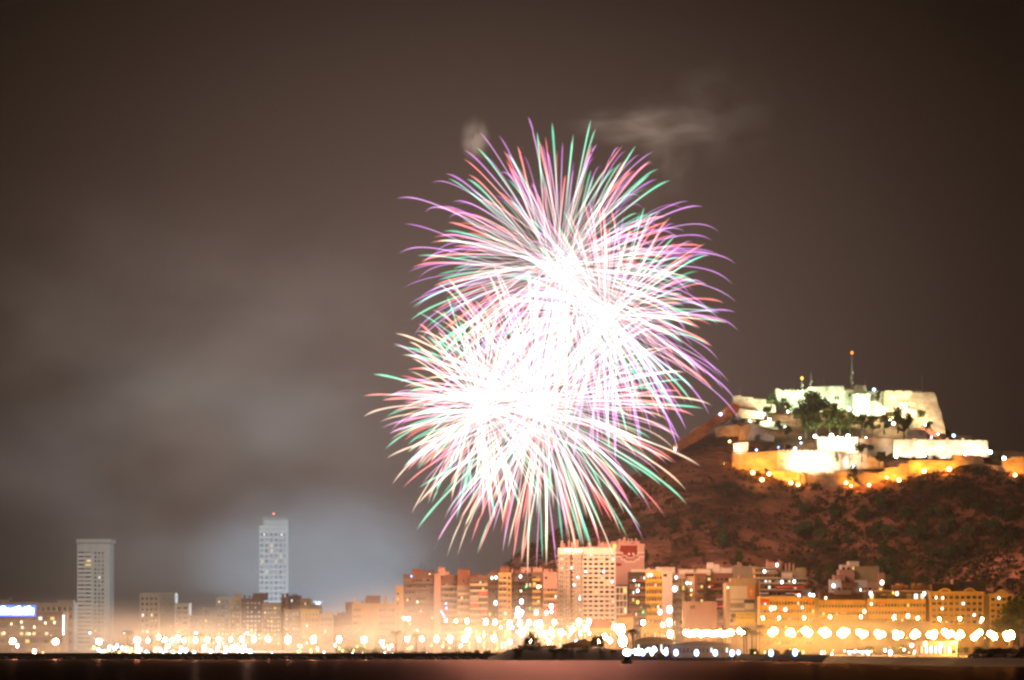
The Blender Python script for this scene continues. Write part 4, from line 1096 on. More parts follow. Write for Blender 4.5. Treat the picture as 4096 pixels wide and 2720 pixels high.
def cw(name, pts, Y, thick, mat, parent=None, batter=0.0):
    """castle wall: outline given in the picture, standing at distance Y; the foot can lean forward (batter)"""
    q = [P(px, py, Y) for px, py in pts]
    mb = MB(); n = len(q); zs = [v.z for v in q]; z0, z1 = min(zs), max(zs)
    f = [(v.x-CO.x, Y-CO.y-batter*(z1-v.z), v.z-CO.z) for v in q]
    bk = [(v.x-CO.x, Y-CO.y+thick, v.z-CO.z) for v in q]
    vs = f+bk; fs = [tuple(range(n)), tuple(range(2*n-1, n-1, -1))]
    for i in range(n):
        j = (i+1) % n; fs.append((j, i, n+i, n+j))
    mb.add(vs, fs)
    o = mb.build(name, mat); o.parent = parent or castle
    bm = bmesh.new(); bm.from_mesh(o.data); bmesh.ops.recalc_face_normals(bm, faces=bm.faces); bm.to_mesh(o.data); bm.free()
    return o
def rect(x0, y0, x1, y1): return [(x0,y1),(x1,y1),(x1,y0),(x0,y0)]
def crenel(x0, y0, x1, y1, n, Y, thick=1.4, hpx=1.5, duty=.6, par=None, mat=None):
    mb = MB()
    for i in range(n):
        t = (i+.5)/n; px = x0+(x1-x0)*t; py = y0+(y1-y0)*t; w = abs(PX(512+(x1-x0)/n*duty/2, Y))
        c = P(px, py, Y); hh = hpx/F*Y
        mb.box(c.x-CO.x-w, c.x-CO.x+w, Y-CO.y, Y-CO.y+thick, c.z-CO.z-.02, c.z-CO.z+hh)
    o = mb.build('battlement', mat or STONE); o.parent = par or castle
    return o
# keep on top, Y 1885
KY = 1885
w1 = cw('keep_wall', [(775.5,391),(776,388.2),(778,388.2),(784,391),(808,391),(808,412),(790,412),(777,400)], KY, 10, STONE); crenel(784, 391, 808, 391, 6, KY)
w2 = cw('keep_wall', [(808,387.6),(844,386.8),(844,412),(808,412)], KY-3, 14, STONE)
crenel(808.5, 387.6, 843.5, 386.8, 16, KY-3, hpx=.9, duty=.7)
for px in (835.3, 838.2, 825.0): 
    o = cw('slit_window', rect(px-.75, 396.3, px+.75, 399.6), KY-3.25, .24, C_DARK, parent=w2)
w3 = cw('keep_wall', rect(844, 390.2, 857, 412), KY+1, 10, STONE); cw('keep_roof', [(844,390.1),(859,390.1),(857.5,388.6),(845,388.6)], KY, 11, C_RUST, parent=w3)
cw('arched_opening', [(848.5,396.5),(851,396.5),(851,394.5),(849.8,393.4),(848.5,394.5)], KY+.7, .28, C_DARK, parent=w3)
t1 = cw('tower', rect(855, 385.6, 866.3, 402), KY-4, 9, STONE); crenel(855.3, 385.6, 866, 385.6, 4, KY-4, hpx=.8, par=t1)
cw('keep_wall', rect(866, 391.3, 884, 412), KY+2, 9, STONE)
cw('bastion', rect(853.2, 393.8, 870, 416), KY-14, 10, STONE, batter=.10)
cw('ramp_wall', [(869.8,400.5),(876,400.8),(884,406),(886,416),(869.8,416)], KY-10, 5, STONE)
w4 = cw('keep_wall', [(883.6,391.4),(933.5,392.2),(934,412),(883.6,412)], KY-2, 14, STONE2)
crenel(884, 391.4, 933, 392.2, 5, KY-2, hpx=.9, duty=.72)
# the rounded cliff end of the keep
cw('cliff', [(908,402),(912,393.5),(924,392.4),(934,392.6),(936,397),(937.5,405),(940.5,413),(941.5,420),(943.5,428),(944,434),(920,434),(912,430)], KY-6, 24, ROCK, batter=.25)
cw('curtain_wall', [(898.5,409.5),(907.5,408.5),(916,410),(917.5,428),(906,428),(899.5,420)], KY-13, 6, STONE2); crenel(898.8, 409.3, 909, 408.6, 3, KY-13, hpx=.9)
cw('curtain_wall', rect(898.5, 402.5, 908, 411), KY-8, 6, STONE2)
cw('gatehouse', [(908,430.2),(924,430),(927,434),(927,441),(908,441)], KY-40, 7, STONE)
# upper left block
w5 = cw('upper_block', [(733,396),(741,395.4),(741,397),(753,397.2),(753,399),(766,399.4),(766,404),(775,404.5),(776,412),(741,412),(733,403)], 1872, 12, STONE)
cw('upper_block_side', [(733,396.2),(733,403),(740.5,407.5),(740.5,401.5)], 1870.5, 1.3, STONE2, parent=w5)
cw('slit_window', rect(746.3, 399.2, 748, 400.3), 1871.7, .28, C_DARK, parent=w5)
cw('sloping_roof', [(735,410),(742,408.4),(751,410.5),(762,412),(763.5,418.5),(731.5,418.5)], 1860, 9, STONE)
cw('sloping_roof', [(719,424.5),(728,418.6),(732,419),(722,425)], 1856, 6, STONE)
# ridge wall climbing from the left
cw('ridge_wall', [(636,471),(648,461.5),(660,454.5),(674,445),(687,435),(698,427.4),(709,420.5),(719,413.2),(726,407.3),(733,402.5),(741,406.5),(738,412),(732,415.5),(722,423),(712,428),(705,436),(694,443.5),(683,451),(668,460.5),(655,468),(640,478)], 1848, 4, RIDGE)
for k in range(14):
    px = 641+k*5.0+random.uniform(-.5,.5)
    pass
cw('ridge_turret', [(687.5,437),(691,431),(694,428.5),(700,425.8),(700,430),(692,436.5)], 1852, 3, STONE)
# lower left ramparts
cw('rampart_wall', [(714.5,427.5),(737,424.5),(740,426.5),(740.5,436),(716,437.5)], 1838, 8, STONE2)
cw('rampart_wall', [(740.3,426.5),(752,423.3),(754.5,424),(749,433),(744.5,440.5),(738.5,440.5)], 1832, 7, STONE2)
cw('rampart_wall', [(752,424),(759.5,424),(760,427),(768,434),(774.5,436.5),(774,441.5),(757,440.5),(745.6,440.5),(749,433)], 1826, 8, STONE)
# orange bastion
w6 = cw('bastion', [(732.5,452.5),(748,452.6),(776.8,451),(776.8,475),(757,473.5),(747,470.5),(732,470)], 1795, 16, STONE2, batter=.06)
cw('bastion_parapet', [(733.5,443.5),(748.3,441.8),(748.3,452.4),(733.2,452.3)], 1797, 4, STONE, parent=w6)
w7 = cw('rampart_wall', [(776.9,451),(836.5,451.4),(848,452.5),(848,470.5),(776.9,470.3)], 1794, 14, STONE)
crenel(777.3, 451, 847, 452, 17, 1794, hpx=1.3, duty=.68)
w8 = cw('rampart_wall', [(771,471.5),(777,470.5),(837,470.6),(847,471),(848,489),(806,489),(779,484.5)], 1788, 6, STONE2)
for px in (796, 801.5): cw('buttress', [(px,472),(px+3.2,472),(px+4.2,486),(px-1,486)], 1785.5, 2.4, STONE2, parent=w8)
# white middle wall
w9 = cw('rampart_wall', [(816.7,437),(858.4,437),(858.4,453),(818,452.5)], 1815, 12, STONE)
w10 = cw('rampart_wall', [(858.5,438.5),(874,437.5),(893,438.6),(893,452),(886,456),(858.5,455)], 1817, 10, STONE2); crenel(862, 436.9, 889, 437.1, 18, 1817.5, hpx=.9, par=w10)
w11 = cw('rampart_wall', [(893.1,439.8),(906,439.3),(987.5,440.2),(988.5,456.5),(955,458.5),(926,459),(893.1,456.5)], 1812, 12, STONE)
for px in (880+0, 914.5-.5, 931, 947, 962.5):
    if px > 890:
        cw('battlement', [(px-3,441),(px,437.6),(px+.5,437.6),(px+3.5,441)], 1811, 3, STONE2, parent=w11)
cw('end_tower', [(984,440.3),(987.8,440.5),(989.5,457.5),(982.5,457)], 1808, 8, STONE)
w12 = cw('rampart_wall', [(848.2,453),(862,453.4),(872,456),(884,462),(884,469),(848.2,469)], 1799, 8, STONE)
cw('rampart_wall', [(847,470.8),(849.5,470.5),(851,476),(855,482),(862,486),(849,487)], 1786, 5, STONE2)
w13 = cw('rampart_wall', [(858,475),(866,472.2),(876,473.5),(885,471),(885,468),(899,466.8),(899,463.8),(907.5,463),(907.5,482),(893,482),(872,485),(858,484)], 1791, 7, STONE2)
w14 = cw('rampart_wall', [(907.6,460.4),(930,460.2),(954,461),(954,454.8),(975,455.2),(982,456.5),(984,463),(960,465.5),(948,471),(925,474),(907.6,478)], 1793, 8, STONE2)
cw('rampart_wall', [(984,463.5),(1002,466.2),(1002,470.5),(986,470.5)], 1794, 6, STONE2)
w15 = cw('rampart_wall', [(1002.2,460.5),(1010,457.8),(1026,457.8),(1040,459),(1040,474),(1015,473.5),(1002.2,471)], 1792, 7, STONE2); crenel(1011, 457.8, 1024, 457.8, 3, 1792, hpx=1.0, par=w15)
cw('round_mound_wall', [(990,453.8),(996,450.3),(1010,450.6),(1030,453),(1030,458),(990,457)], 1830, 10, STONE2)
cw('terrace_wall', rect(955.5, 435.2, 972, 440), 1840, 6, C_OLIVE)
cw('terrace_wall', [(745,419.5),(786,423),(787,428),(775,430),(752,423.5)], 1858, 5, STONE)

# floodlights
FLOODN = [0]
def flood(px, py, Y, tx, ty, tY, col, power, bulb, label, cone=95, r=.9, group='castle floodlights'):
    p = P(px, py, Y); t = P(tx, ty, tY); r *= .8
    o = empty('floodlight', p, label, 'floodlight', group)
    mb = MB(); mb.box(-.7*r, .7*r, .0, .5, -.5*r, .5*r, 0); mb.box(-.08, .08, .1, .26, -2.5, -.5*r, 0); mb.build('housing', DARKMETAL, o)
    mb = MB(); mb.ball((0,-.25*r,0), r, 8, 5, 0, .95); mb.build('lens', bulb, o)
    if power:
        ld = bpy.data.lights.new('flood_beam', 'SPOT'); ld.energy = power; ld.color = col; ld.spot_size = radians(cone); ld.spot_blend = .9; ld.shadow_soft_size = .5
        l = bpy.data.objects.new('flood_beam', ld); link(l, o)
        d = t-p; l.location = d.normalized()*1.6
        l.rotation_euler = d.to_track_quat('-Z', 'Y').to_euler()
    return o
FO = emit('flood_lens_amber', (1.0,.66,.22), 16.0); FWm = emit('flood_lens_white', (.95,1.0,.92), 16.0); FB = emit('flood_lens_cold', (.35,.55,1.0), 9.0)
OR = (1.0,.36,.035); WH = (1.0,.90,.72); GR = (.70,1.0,.66); CO_ = (1.0,.72,.45)
LO = 'amber floodlight on the hillside, shining up at the lower castle rampart'
LW = 'white floodlight lighting the middle castle wall from its terrace'
LG = 'greenish white floodlight among the pines under the castle keep'
A = 1.0
for px, py, Y, tx, ty, tY, pw, r in ((729.5,441.5,1822,742,430,1838,9e3,.8),(724.7,463.6,1784,735,458,1795,5e3,.8),(752.8,472.5,1776,756,458,1795,3.6e4,1.5),(762,479.7,1774,766,462,1795,3.6e4,1.5),(769,474,1774,771,460,1795,2.6e4,1.4),
                              (791,482.7,1776,788,474,1788,2.6e4,1.3),(798,484.8,1774,803,475,1788,1.6e4,1.2),(846,482.7,1776,850,476,1786,1.4e4,1.1),(851,486,1774,866,478,1791,1.2e4,.9),
                              (869,485,1776,880,475,1791,8e3,1.1),(899,480,1778,896,470,1791,2.6e4,1.4),(924,471,1782,920,463,1793,3.4e4,1.6),(949,469,1780,947,463,1793,3.6e4,1.7),(1015,475,1778,1014,464,1792,2.4e4,1.3),(887,477.5,1778,882,473,1791,1.5e4,.8)):
    flood(px, py, Y, tx, ty, tY, OR, pw*1.15, FO, LO, 120, r)
for px, py, Y, tx, ty, tY, pw, r in ((800,466,1778,800,460,1794,5.5e4,.6),(814,466,1777,814,460,1794,6.0e4,.6),(828,466,1778,828,460,1794,4.0e4,.6),(738,449,1788,740,447,1797,1.0e4,.9),(815,436.4,1803,822,443,1815,2.2e4,1.3),(831.5,435.6,1802,832,444,1815,3.0e4,1.5),(848,436.2,1802,848,445,1815,3.0e4,1.5),
                              (851,444,1800,846,446,1815,2.5e4,1.4),(905,455,1799,905,448,1812,1.8e4,.9),(925,456,1799,925,448,1812,2.6e4,.9),(945,456,1799,945,448,1812,2.6e4,.9),(965,455,1799,965,448,1812,2.2e4,.9),(982,452,1799,975,448,1812,2.5e4,.9),
                              (896,456.5,1797,898,448,1812,2.0e4,1.2),(853,466.7,1786,852,460,1799,1.5e4,1.3),(1004,458.3,1782,1010,463,1792,0,1.4),(990,452.2,1800,980,448,1812,6e3,1.5)):
    flood(px, py, Y, tx, ty, tY, WH, pw, FWm, LW, 100, r)
for px, py, Y, tx, ty, tY, pw, r in ((849,409,1858,858,405,1872,3.2e4,1.2),(858,413,1855,861,406,1871,3.0e4,.9),(886,409,1858,878,404,1876,1.6e4,1.0),(893.5,423.6,1845,890,410,1880,2.6e4,1.2),(889.5,420,1848,880,410,1876,1.2e4,1.0),
                              (800,396,1868,796,398,1885,2.6e4,.7),(820,400,1864,824,398,1882,2.2e4,.6),(788,412,1858,792,402,1885,3.0e4,.7),(770,419.5,1850,760,408,1872,2.6e4,.8),(764,414.5,1852,756,405,1872,1.8e4,.9),(750,421,1845,750,414,1860,1.4e4,.7)):
    flood(px, py, Y, tx, ty, tY, GR if px > 765 else CO_, pw*1.7, FWm, LG, 130, r)
for px, py, Y, tx, ty, tY in ((800,438,1826,804,425,1850),(818,437.5,1824,815,424,1850),(838,437,1824,835,425,1848),(866,438,1824,864,428,1842),(785,427,1838,786,416,1858)):
    flood(px, py, Y, tx, ty, tY, GR, 1.3e4, FWm, 'small added greenish light brightening the pines under the keep', 130, .6, 'added lights before the pines')  # extra lights added to make the pines brighter and greener
for px, py, Y, tx, ty, tY, pw, r in ((893,396.5,1868,900,399,1883,2.2e4,.6),(905,412,1862,915,402,1883,3.2e4,.6),(925,425,1860,925,405,1879,2.2e4,.6),(938,434,1858,938,415,1879,2.2e4,.6)):
    flood(px, py, Y, tx, ty, tY, CO_, pw*1.5, FWm, 'warm white floodlight at the foot of the rounded keep cliff', 130, r)
for px, py, Y, lab in ((720.5,414.3,1842,'bright blue lamp on the ridge wall left of the castle'),(795,448.6,1788,'cold white lamp on the rampart left of the white wall'),(801,443,1806,'small blue lamp on the terrace above the crenellated wall'),(778.5,447.4,1806,'small cold lamp just above the orange bastion corner'),
                  (756.5,450,1788,'small blue lamp on top of the orange bastion'),(874,389.6,1882,'cold lamp on the roof right of the castle tower'),(953.6,435.6,1822,'cold lamp on the terrace above the long white wall'),(931.5,437,1808,'small blue lamp over a pointed battlement'),(675,450.2,1846,'small blue lamp low on the ridge wall'),(703,503,1742,'lone blue lamp on the dark middle of the hillside')):
    flood(px, py, Y, px, py-5, Y+5, (.5,.7,1), 2.5e3, FB, lab, 120, 1.25 if py in (414.3, 448.6, 389.6, 435.6) else .8, None)

# masts
def mast(px, top, bot, Y, label, lamp=None, lattice=True, r=.35):
    o = empty('radio_mast', P(px, bot, Y), label, 'mast', 'masts on the castle roof')
    H = PZ(top, Y)-PZ(bot, Y); mb = MB()
    if lattice:
        for a in range(3):
            an = 2*pi*a/3+.3; mb.tube([(1.1*r*2*cos(an), 1.1*r*2*sin(an), 0), (.25*cos(an), .25*sin(an), H)], [.13,.09], 4)
        n = int(H/1.6)
        for k in range(n):
            t = (k+.3)/n; rr = 1.1*r*2*(1-t)+.25*t
            pts = [(rr*cos(2*pi*a/3+.3), rr*sin(2*pi*a/3+.3), H*t) for a in range(4)]
            mb.tube(pts, [.07]*4, 4)
    else: mb.tube([(0,0,0),(0,0,H)], [.14,.06], 5)
    mb.build('mast_frame', C_GREY, o)
    if lattice:
        for z in (.15,.3,.45):
            mb = MB(); mb.ball((.5*(1 if z != .3 else -1), -.5, H*z), .6, 8, 4, 0, 1.1); mb.build('antenna_drum', C_WHITE, o)
    if lamp:
        mb = MB(); mb.ball((0,0,H+.5), .9, 8, 5, 0, 1.2); mb.build('beacon', BULB[lamp], o)
    return o
mast(852, 353.5, 388, 1889, 'tallest lattice mast with red beacon on the castle keep', 'r')
mast(802, 379, 391, 1890, 'short lattice mast with amber beacon at the left of the keep', 'y')
mast(811, 371.5, 390, 1890, 'thin lattice mast between amber beacon and tallest mast', None)
mast(824, 377.5, 387, 1889, 'thin plain rod mast on the middle of the keep roof', None, False)
mast(865, 376.5, 386, 1887, 'thin plain rod mast on the castle tower', None, False)
mast(922, 374.5, 392.5, 1890, 'lone rod mast above the rounded right end of the keep', None, False)
mast(740, 385, 396, 1878, 'thin rod mast on the upper left castle block', None, False)

# castle trees
def ctree(px, py, Y, hpx, kind, label, wide=1.0, group='trees on the castle hill'):
    p = P(px, py, Y); return tree('pine_tree' if kind != 'bush' else 'shrub', p, hpx/F*Y, kind, label, 'tree' if kind != 'bush' else 'shrub', group, wide)
CT = [(771,407,1864,14,'upright',1.0),(783,412,1860,14,'upright',1.1),(789,416,1856,15,'broad',1.2),(768,419,1852,13,'umbrella',1.0),(797,423,1852,16,'broad',1.1),(802,424,1850,24,'upright',1.0),(810,422,1850,30,'upright',1.1),(818,421,1852,28,'broad',.9),(826,424,1850,24,'broad',1.0),(834,422,1850,19,'upright',1.1),
      (806,436,1838,22,'broad',1.3),(816,435,1836,22,'broad',1.3),(830,434,1836,26,'broad',1.2),(840,434,1836,24,'broad',1.2),(850,434,1838,20,'broad',1.3),(862,434,1838,20,'broad',1.3),(872,434,1838,18,'broad',1.3),(884,432,1842,17,'upright',1.2),(878,404,1866,13,'upright',1.1),(898,430,1846,22,'upright',1.1),(904,436,1842,18,'broad',1.1),(909,431,1848,18,'broad',1.0),
      (921,417,1866,12,'bush',.9),(928,428,1862,14,'bush',.8),(788,438,1830,12,'broad',1.3),(778,432,1838,11,'broad',1.3),(757,424,1850,8,'bush',1.4),(745,423,1850,8,'bush',1.4),(735,424,1850,7,'bush',1.4),(757,441,1818,10,'bush',.8),(789,449,1806,7,'bush',1.3),(780,450,1806,7,'bush',1.3),(766,451,1805,8,'bush',1.3),(756,452,1804,7,'bush',1.2),
      (862,460,1792,17,'umbrella',.9),(868,457,1795,13,'umbrella',.9),(879,465,1786,13,'broad',1.1),(884,463,1788,11,'broad',1.0),(836,465,1788,13,'upright',.6),(854,482,1780,16,'broad',1.0),(848,480,1780,9,'bush',1.0),(935,459,1798,8,'bush',1.2),(926,459,1798,7,'bush',1.2),(913,460,1799,6,'bush',1.2),(757,476,1774,9,'bush',1.1),(766,473,1773,8,'bush',.8),(725,465,1780,6,'bush',.8),(995,462,1796,7,'bush',1.4),(978,475,1776,10,'bush',1.6),(966,470,1778,8,'bush',1.5)]
for i, (px, py, Y, hp, kind, wd) in enumerate(CT):
    if py < 426 or (py < 440 and px > 795): lab = 'dark pine crowded under the castle keep' if kind != 'bush' else 'low shrub clinging to the rock under the castle keep'
    else: lab = 'dark pine standing between the lower ramparts' if kind != 'bush' else 'rounded shrub beside the lower castle ramparts'
    ctree(px, py, Y, hp, kind, lab, wd, 'trees under the keep' if 'keep' in lab and kind != 'bush' else 'pines by the ramparts' if kind != 'bush' else 'shrubs under the keep' if 'keep' in lab else 'shrubs by the ramparts')
# pines of the hollow on the right of the slope
rng = random.Random(41)
for k in range(100):
    Y = rng.uniform(1560, 1740); px = rng.uniform(795, 1010); X = PX(px, Y); z = hill_z(X, Y)-.3
    tree('pine_tree', (X, Y, z), rng.uniform(7, 12), rng.choice(['upright','broad','umbrella']), 'dark pine in the hollow on the slope below the castle', 'tree', 'pines in the hollow of the hillside', rng.uniform(.9,1.2))
for k in range(14):
    Y = rng.uniform(1570, 1700); px = rng.uniform(610, 800); X = PX(px, Y); z = hill_z(X, Y)-.3
    tree('pine_tree', (X, Y, z), rng.uniform(6, 10), rng.choice(['upright','broad']), 'lone dark pine on the rocky slope above the flats', 'tree', 'scattered pines on the rocky slope', rng.uniform(1.0,1.3))
# ================================================================ WATERFRONT: lamps, palms, boats, cars
GND = 2.2
def L_EM(name, col, s): return emit(name, col, s, True)
SOD = L_EM('sodium_globe', (1.0,.47,.11), 340.0); SODL = L_EM('sodium_globe_left', (1.0,.58,.29), 520.0); SOD2 = L_EM('street_globe_back', (1.0,.58,.26), 260.0)
COOL = L_EM('cool_globe', (.72,.86,1.0), 60.0)
BLUEG = emit('blue_white_globe', (.30,.50,1.0), 14.0); SMALLW = emit('small_white_bulb', (.85,.92,1.0), 12.0); SMALLY = emit('small_amber_bulb', (1.0,.62,.2), 6.0)
POLE = plaster('lamp_pole_paint', (.07,.06,.05), .2, .6)
def lamp_pole(o, H, r=.075):
    mb = MB(); mb.tube([(0,0,-H),(0,0,-H+.9),(0,0,-H+1.0),(0,0,-.2)], [r*1.9,r*1.7,r,r*.7], 7); return mb.build('pole', POLE, o)
def street_lamp(px, py, Y, style, mat, label, group, r=1.1, gz=None):
    p = P(px, py, Y); gz = GND if gz is None else gz; r *= .84 if style == 'cluster' else .62
    o = empty('street_lamp', p, label, 'street lamp', group)
    H = p.z-gz
    lamp_pole(o, H)
    if style == 'cluster':
        o.rotation_euler[2] = (px*7.3) % 6.28; sc = .86+.26*((px*3.7) % 1.0)
        for k, (dx, dy, dz) in enumerate(((-1.25*sc,0,.5*sc),(1.25*sc,.1,-.15*sc),(0,-1.1,-.75*sc),(.1,1.1,.9*sc))[:3+int(px) % 2]):
            me = shared_box(('globe', mat.name, r), lambda mb: mb.ball((0,0,0), r, 10, 6, 0, 1.0), 'globe', mat); inst('globe', me, o, (dx,dy,dz))
            mb = MB(); mb.tube([(0,0,-1.6),(dx*.6,dy*.6,dz-1.4),(dx,dy,dz-r*.9)], [.09,.08,.07], 5); mb.build('bracket', POLE, o)
    else:
        me = shared_box(('globe', mat.name, r, style), lambda mb: mb.ball((0,0,0), r, 10, 6, 0, 1.42 if style == 'oval' else 1.0, .95), 'globe', mat); inst('globe', me, o)
        mb = MB(); mb.tube([(0,0,r*1.38),(0,0,r*1.5)], [r*.5,.12], 8); mb.build('cap', POLE, o)
    return o
# right: big clusters along the beach promenade
for px, py in ((773,632),(790,632.3),(807,632),(825,632.8),(843.5,633),(862,633.3),(880,634),(898,634.5),(916,633.8),(932,634.3),(948,633),(960.7,634.5),(977,635),(992,635.2),(1009,635.8)):
    street_lamp(px, py, 1215-(px-773)*.6, 'cluster', SOD, 'big white globe cluster lamp in the long row on the beach promenade', 'globe cluster lamps on the promenade', 1.15)
AMB = L_EM('amber_street_globe', (1.0,.50,.10), 2200.0)
for px, py in ((763,618),(779,618),(804,618),(830,617),(861,617),(894,618),(918,618),(939.5,619),(960,619),(982,619)):
    street_lamp(px, py, 1297, 'oval', AMB, 'small amber lamp high on the road in front of the ochre terraces', 'amber lamps before the ochre terraces', .5)
street_lamp(740, 632, 1222, 'cluster', SOD, 'globe cluster lamp beside the palms, left of the promenade row', None, 1.05)
for k in range(13):
    px = 686+k*3.75
    street_lamp(px, 632.5+.9*((k*5) % 3), 1250, 'single', SOD, 'lamp in the blazing tight row in front of the billboard building', 'tight row of blazing lamps', 1.75)
# left: ovals through the smoke
for px, py, r in ((184,640.5,.95),(195.5,640,1.0),(207.5,640,1.05),(218.5,639.5,1.05),(230.5,639.5,.95),(242,639,1.1),(254,639,1.15),(268,639,1.15),(288,639.5,1.6),(313.5,639.5,1.55),(339,639.3,1.4),(364,639.7,1.35),(382,642,1.0),(407,639.3,1.05),(421.7,639,1.05),(436.5,639.3,1.25),(450,639,1.4),(465,639,1.45),(494,638.5,1.35)):
    street_lamp(px, py, 1320, 'oval', SODL, 'oval street lamp in the evenly spaced row along the smoky quay', 'oval lamps along the smoky quay', r)
street_lamp(479, 639.5, 1310, 'oval', SODL, 'slim street lamp at the right end of the smoky quay row', None, .9)
for px, py, lab in ((12.7,641,'big glaring lamp nearest the left edge of the quay'),(55.8,641.5,'big glaring lamp in front of the lit waterfront block'),(98.8,641.5,'big glaring lamp at the foot of the leftmost tower'),(137,640,'big glaring lamp beside the dark tree on the left')):
    street_lamp(px, py, 1300, 'single', SODL, lab, None, 1.75)
for px, py in ((158.8,637),(165,640),(172,640.5),(148,640.5),(34.5,651.5),(178,637.5)):
    street_lamp(px, py, 1310, 'oval', SODL, 'thin oval lamp on the quay left of the hotel tower', 'thin lamps on the left quay', .9)
# street behind, upper row
for px, py, r in ((404,618.3,.6),(408.5,619,.95),(446,620.5,.45),(456,621,.7),(467,621,1.1),(486,622,1.25),(495,622.3,1.25),(509.5,623,1.3),(520,623,1.3),(529,623,1.2),(536.5,624,1.3),(540,622.8,1.3),(554.3,622.3,1.25),(579,622,1.5),(589,622,1.5),(603.3,621.3,1.0),(643.3,622.5,1.2),(669.3,622.3,1.7),(663,625,1.0)):
    street_lamp(px, py, 1372, 'oval', SOD2, 'oval lamp on the street in front of the sea front flats', 'lamps on the street before the flats', r)
for px, py, r, m, lab in ((468.5,630.5,1.35,SOD2,'double lamp low in the drifting smoke'),(545,634.5,1.5,SOD2,'white lamp left of the row of shops'),(551.5,632,1.3,SOD2,'white lamp in the middle of the row of shops'),(561,632.5,1.5,SOD2,'wide white lamp over the shop row'),(572.3,629,1.4,SOD2,'tall oval lamp left of the two bright crossing lamps'),(586,628,1.5,SOD2,'lamp low before the tallest tower'),
                        (522,632.5,2.1,COOL,'large cold white lamp over the dark bushes'),(620.6,630,2.9,SOD2,'largest white lamp, upper of the pair by the headland palm'),(622.8,641,2.7,SOD2,'large white lamp, lower of the pair by the headland palm'),(614.3,627,1.2,SOD2,'small lamp left of the large white pair'),
                        (670.3,634,1.9,SOD2,'tall oval lamp at the left end of the blazing row'),(530.7,640.8,1.0,SOD2,'orange lamp low in front of the dark bushes'),(548.6,641.7,1.1,SOD2,'orange lamp over the right part of the dark bushes'),(510,642,1.1,SOD2,'pale lamp at the left end of the dark bushes'),(599,641,1.1,SOD2,'left lamp of three above the flag poles'),(604.7,636.5,1.3,SOD2,'highest lamp of three above the flag poles'),(610,640.5,1.3,SOD2,'right lamp of three above the flag poles'),(576.3,644.5,2.2,COOL,'glaring cold white lamp on the headland hut')):
    street_lamp(px, py, 1290 if py > 636 else 1340, 'oval', m, lab, None, r)
for px, py, r, lab in ((521.5,601.5,1.3,'highest cold lamp of the cluster before the dark flats'),(518,609.3,1.4,'left cold lamp of the cluster before the dark flats'),(517,615,1.5,'lowest cold lamp of the cluster before the dark flats'),(522,612,1.1,'right cold lamp of the cluster before the dark flats'),(520.5,614.8,1.1,'cold lamp in the middle of the cluster before the dark flats'),
                       (551.3,606.3,1.4,'highest cold lamp before the ochre balconies'),(551.5,611.5,.9,'cold lamp under the highest one before the ochre balconies'),(536.5,612.3,1.25,'lone cold lamp below the stubby balconies'),(546.5,612.8,1.0,'cold lamp left of the ochre balconies'),(669.5,609.5,2.0,'large cold lamp before the white gable'),(660,612.2,1.3,'bluish lamp left of the white gable')):
    street_lamp(px, py, 1400, 'oval', emit('high_cold_globe', (.62,.80,1.0), 14.0), lab, None, r)

# low blue-white lamps at the beach
for px, py in ((676,652.6),(696.5,652.8),(715.3,652.8),(732,653.2)):
    street_lamp(px, py, 1165, 'oval', BLUEG, 'low blue white lamp in the row before the beach pavilion', 'low blue lamps by the pavilion', 1.45, gz=2.2)
for px, py, r, lab in ((738.5,652.5,1.0,'small blue lamp right of the pavilion row'),(771,653,1.5,'blue white lamp below the first promenade cluster'),(795,652.6,1.5,'brightest blue lamp on the dark strip of beach'),(868,652.3,1.3,'cold lamp above the white tents'),(890.5,652.5,1.2,'cold lamp right of the white tents'),(927.6,652.5,1.0,'small blue lamp left of the lit kiosk')):
    street_lamp(px, py, 1130, 'oval', BLUEG, lab, None, r)
street_lamp(953, 646.5, 1100, 'single', emit('yellow_sign_globe', (1.0,.72,.02), 3.0), 'yellow globe sign beside the lit kiosk', None, 1.1)

# small lights of the marina and the crowded quay
rng = random.Random(5)
def small_light(px, py, Y, r, mat, label, group, gz=GND):
    p = P(px, py, Y); o = empty('quay_light', p, label, 'light', group)
    me = shared_box(('small', mat.name, round(r,1)), lambda mb: mb.ball((0,0,0), round(r,1), 8, 5, 0, 1.5), 'bulb', mat); inst('bulb', me, o)
    mb = MB(); mb.tube([(0,0,min(-.3, gz-p.z)),(0,0,-r)], [.07,.06], 5); mb.build('post', POLE, o)
for k in range(64):
    px = rng.choice([rng.gauss(106, 10), rng.gauss(136, 7), rng.gauss(175, 8), rng.uniform(5, 260), rng.gauss(215, 14), rng.gauss(240, 6)])
    if px < 2 or px > 300: continue
    py = rng.uniform(645.5, 654); small_light(px, py, rng.uniform(1292, 1304), rng.choice([.4,.5,.6,.8]), rng.choice([SMALLW, SMALLW, SMALLW, SMALLY]), 'small white light crowded along the harbour quay on the left', 'lights crowded on the left quay')
for k in range(44):
    px = rng.uniform(10, 480); small_light(px, rng.uniform(653, 656.5), 1288, rng.choice([.3,.3,.4]), rng.choice([SMALLW, SMALLW, SMALLY]), 'tiny light at the edge of the dark quay wall', 'tiny lights on the quay edge')
for k in range(30):
    px = rng.uniform(295, 500); small_light(px, rng.uniform(645, 653), rng.uniform(1290, 1330), rng.choice([.3,.4]), rng.choice([SMALLY, SMALLY, SMALLW]), 'faint amber light in the smoke over the quay', 'amber lights in the smoke')
for k in range(26):
    px = rng.uniform(500, 590); small_light(px, rng.uniform(627, 637), rng.uniform(1345, 1380), rng.choice([.3,.4,.5]), rng.choice([SMALLW, SMALLY, SMALLW]), 'small lamp among the shops below the flats', 'small lamps among the shops')
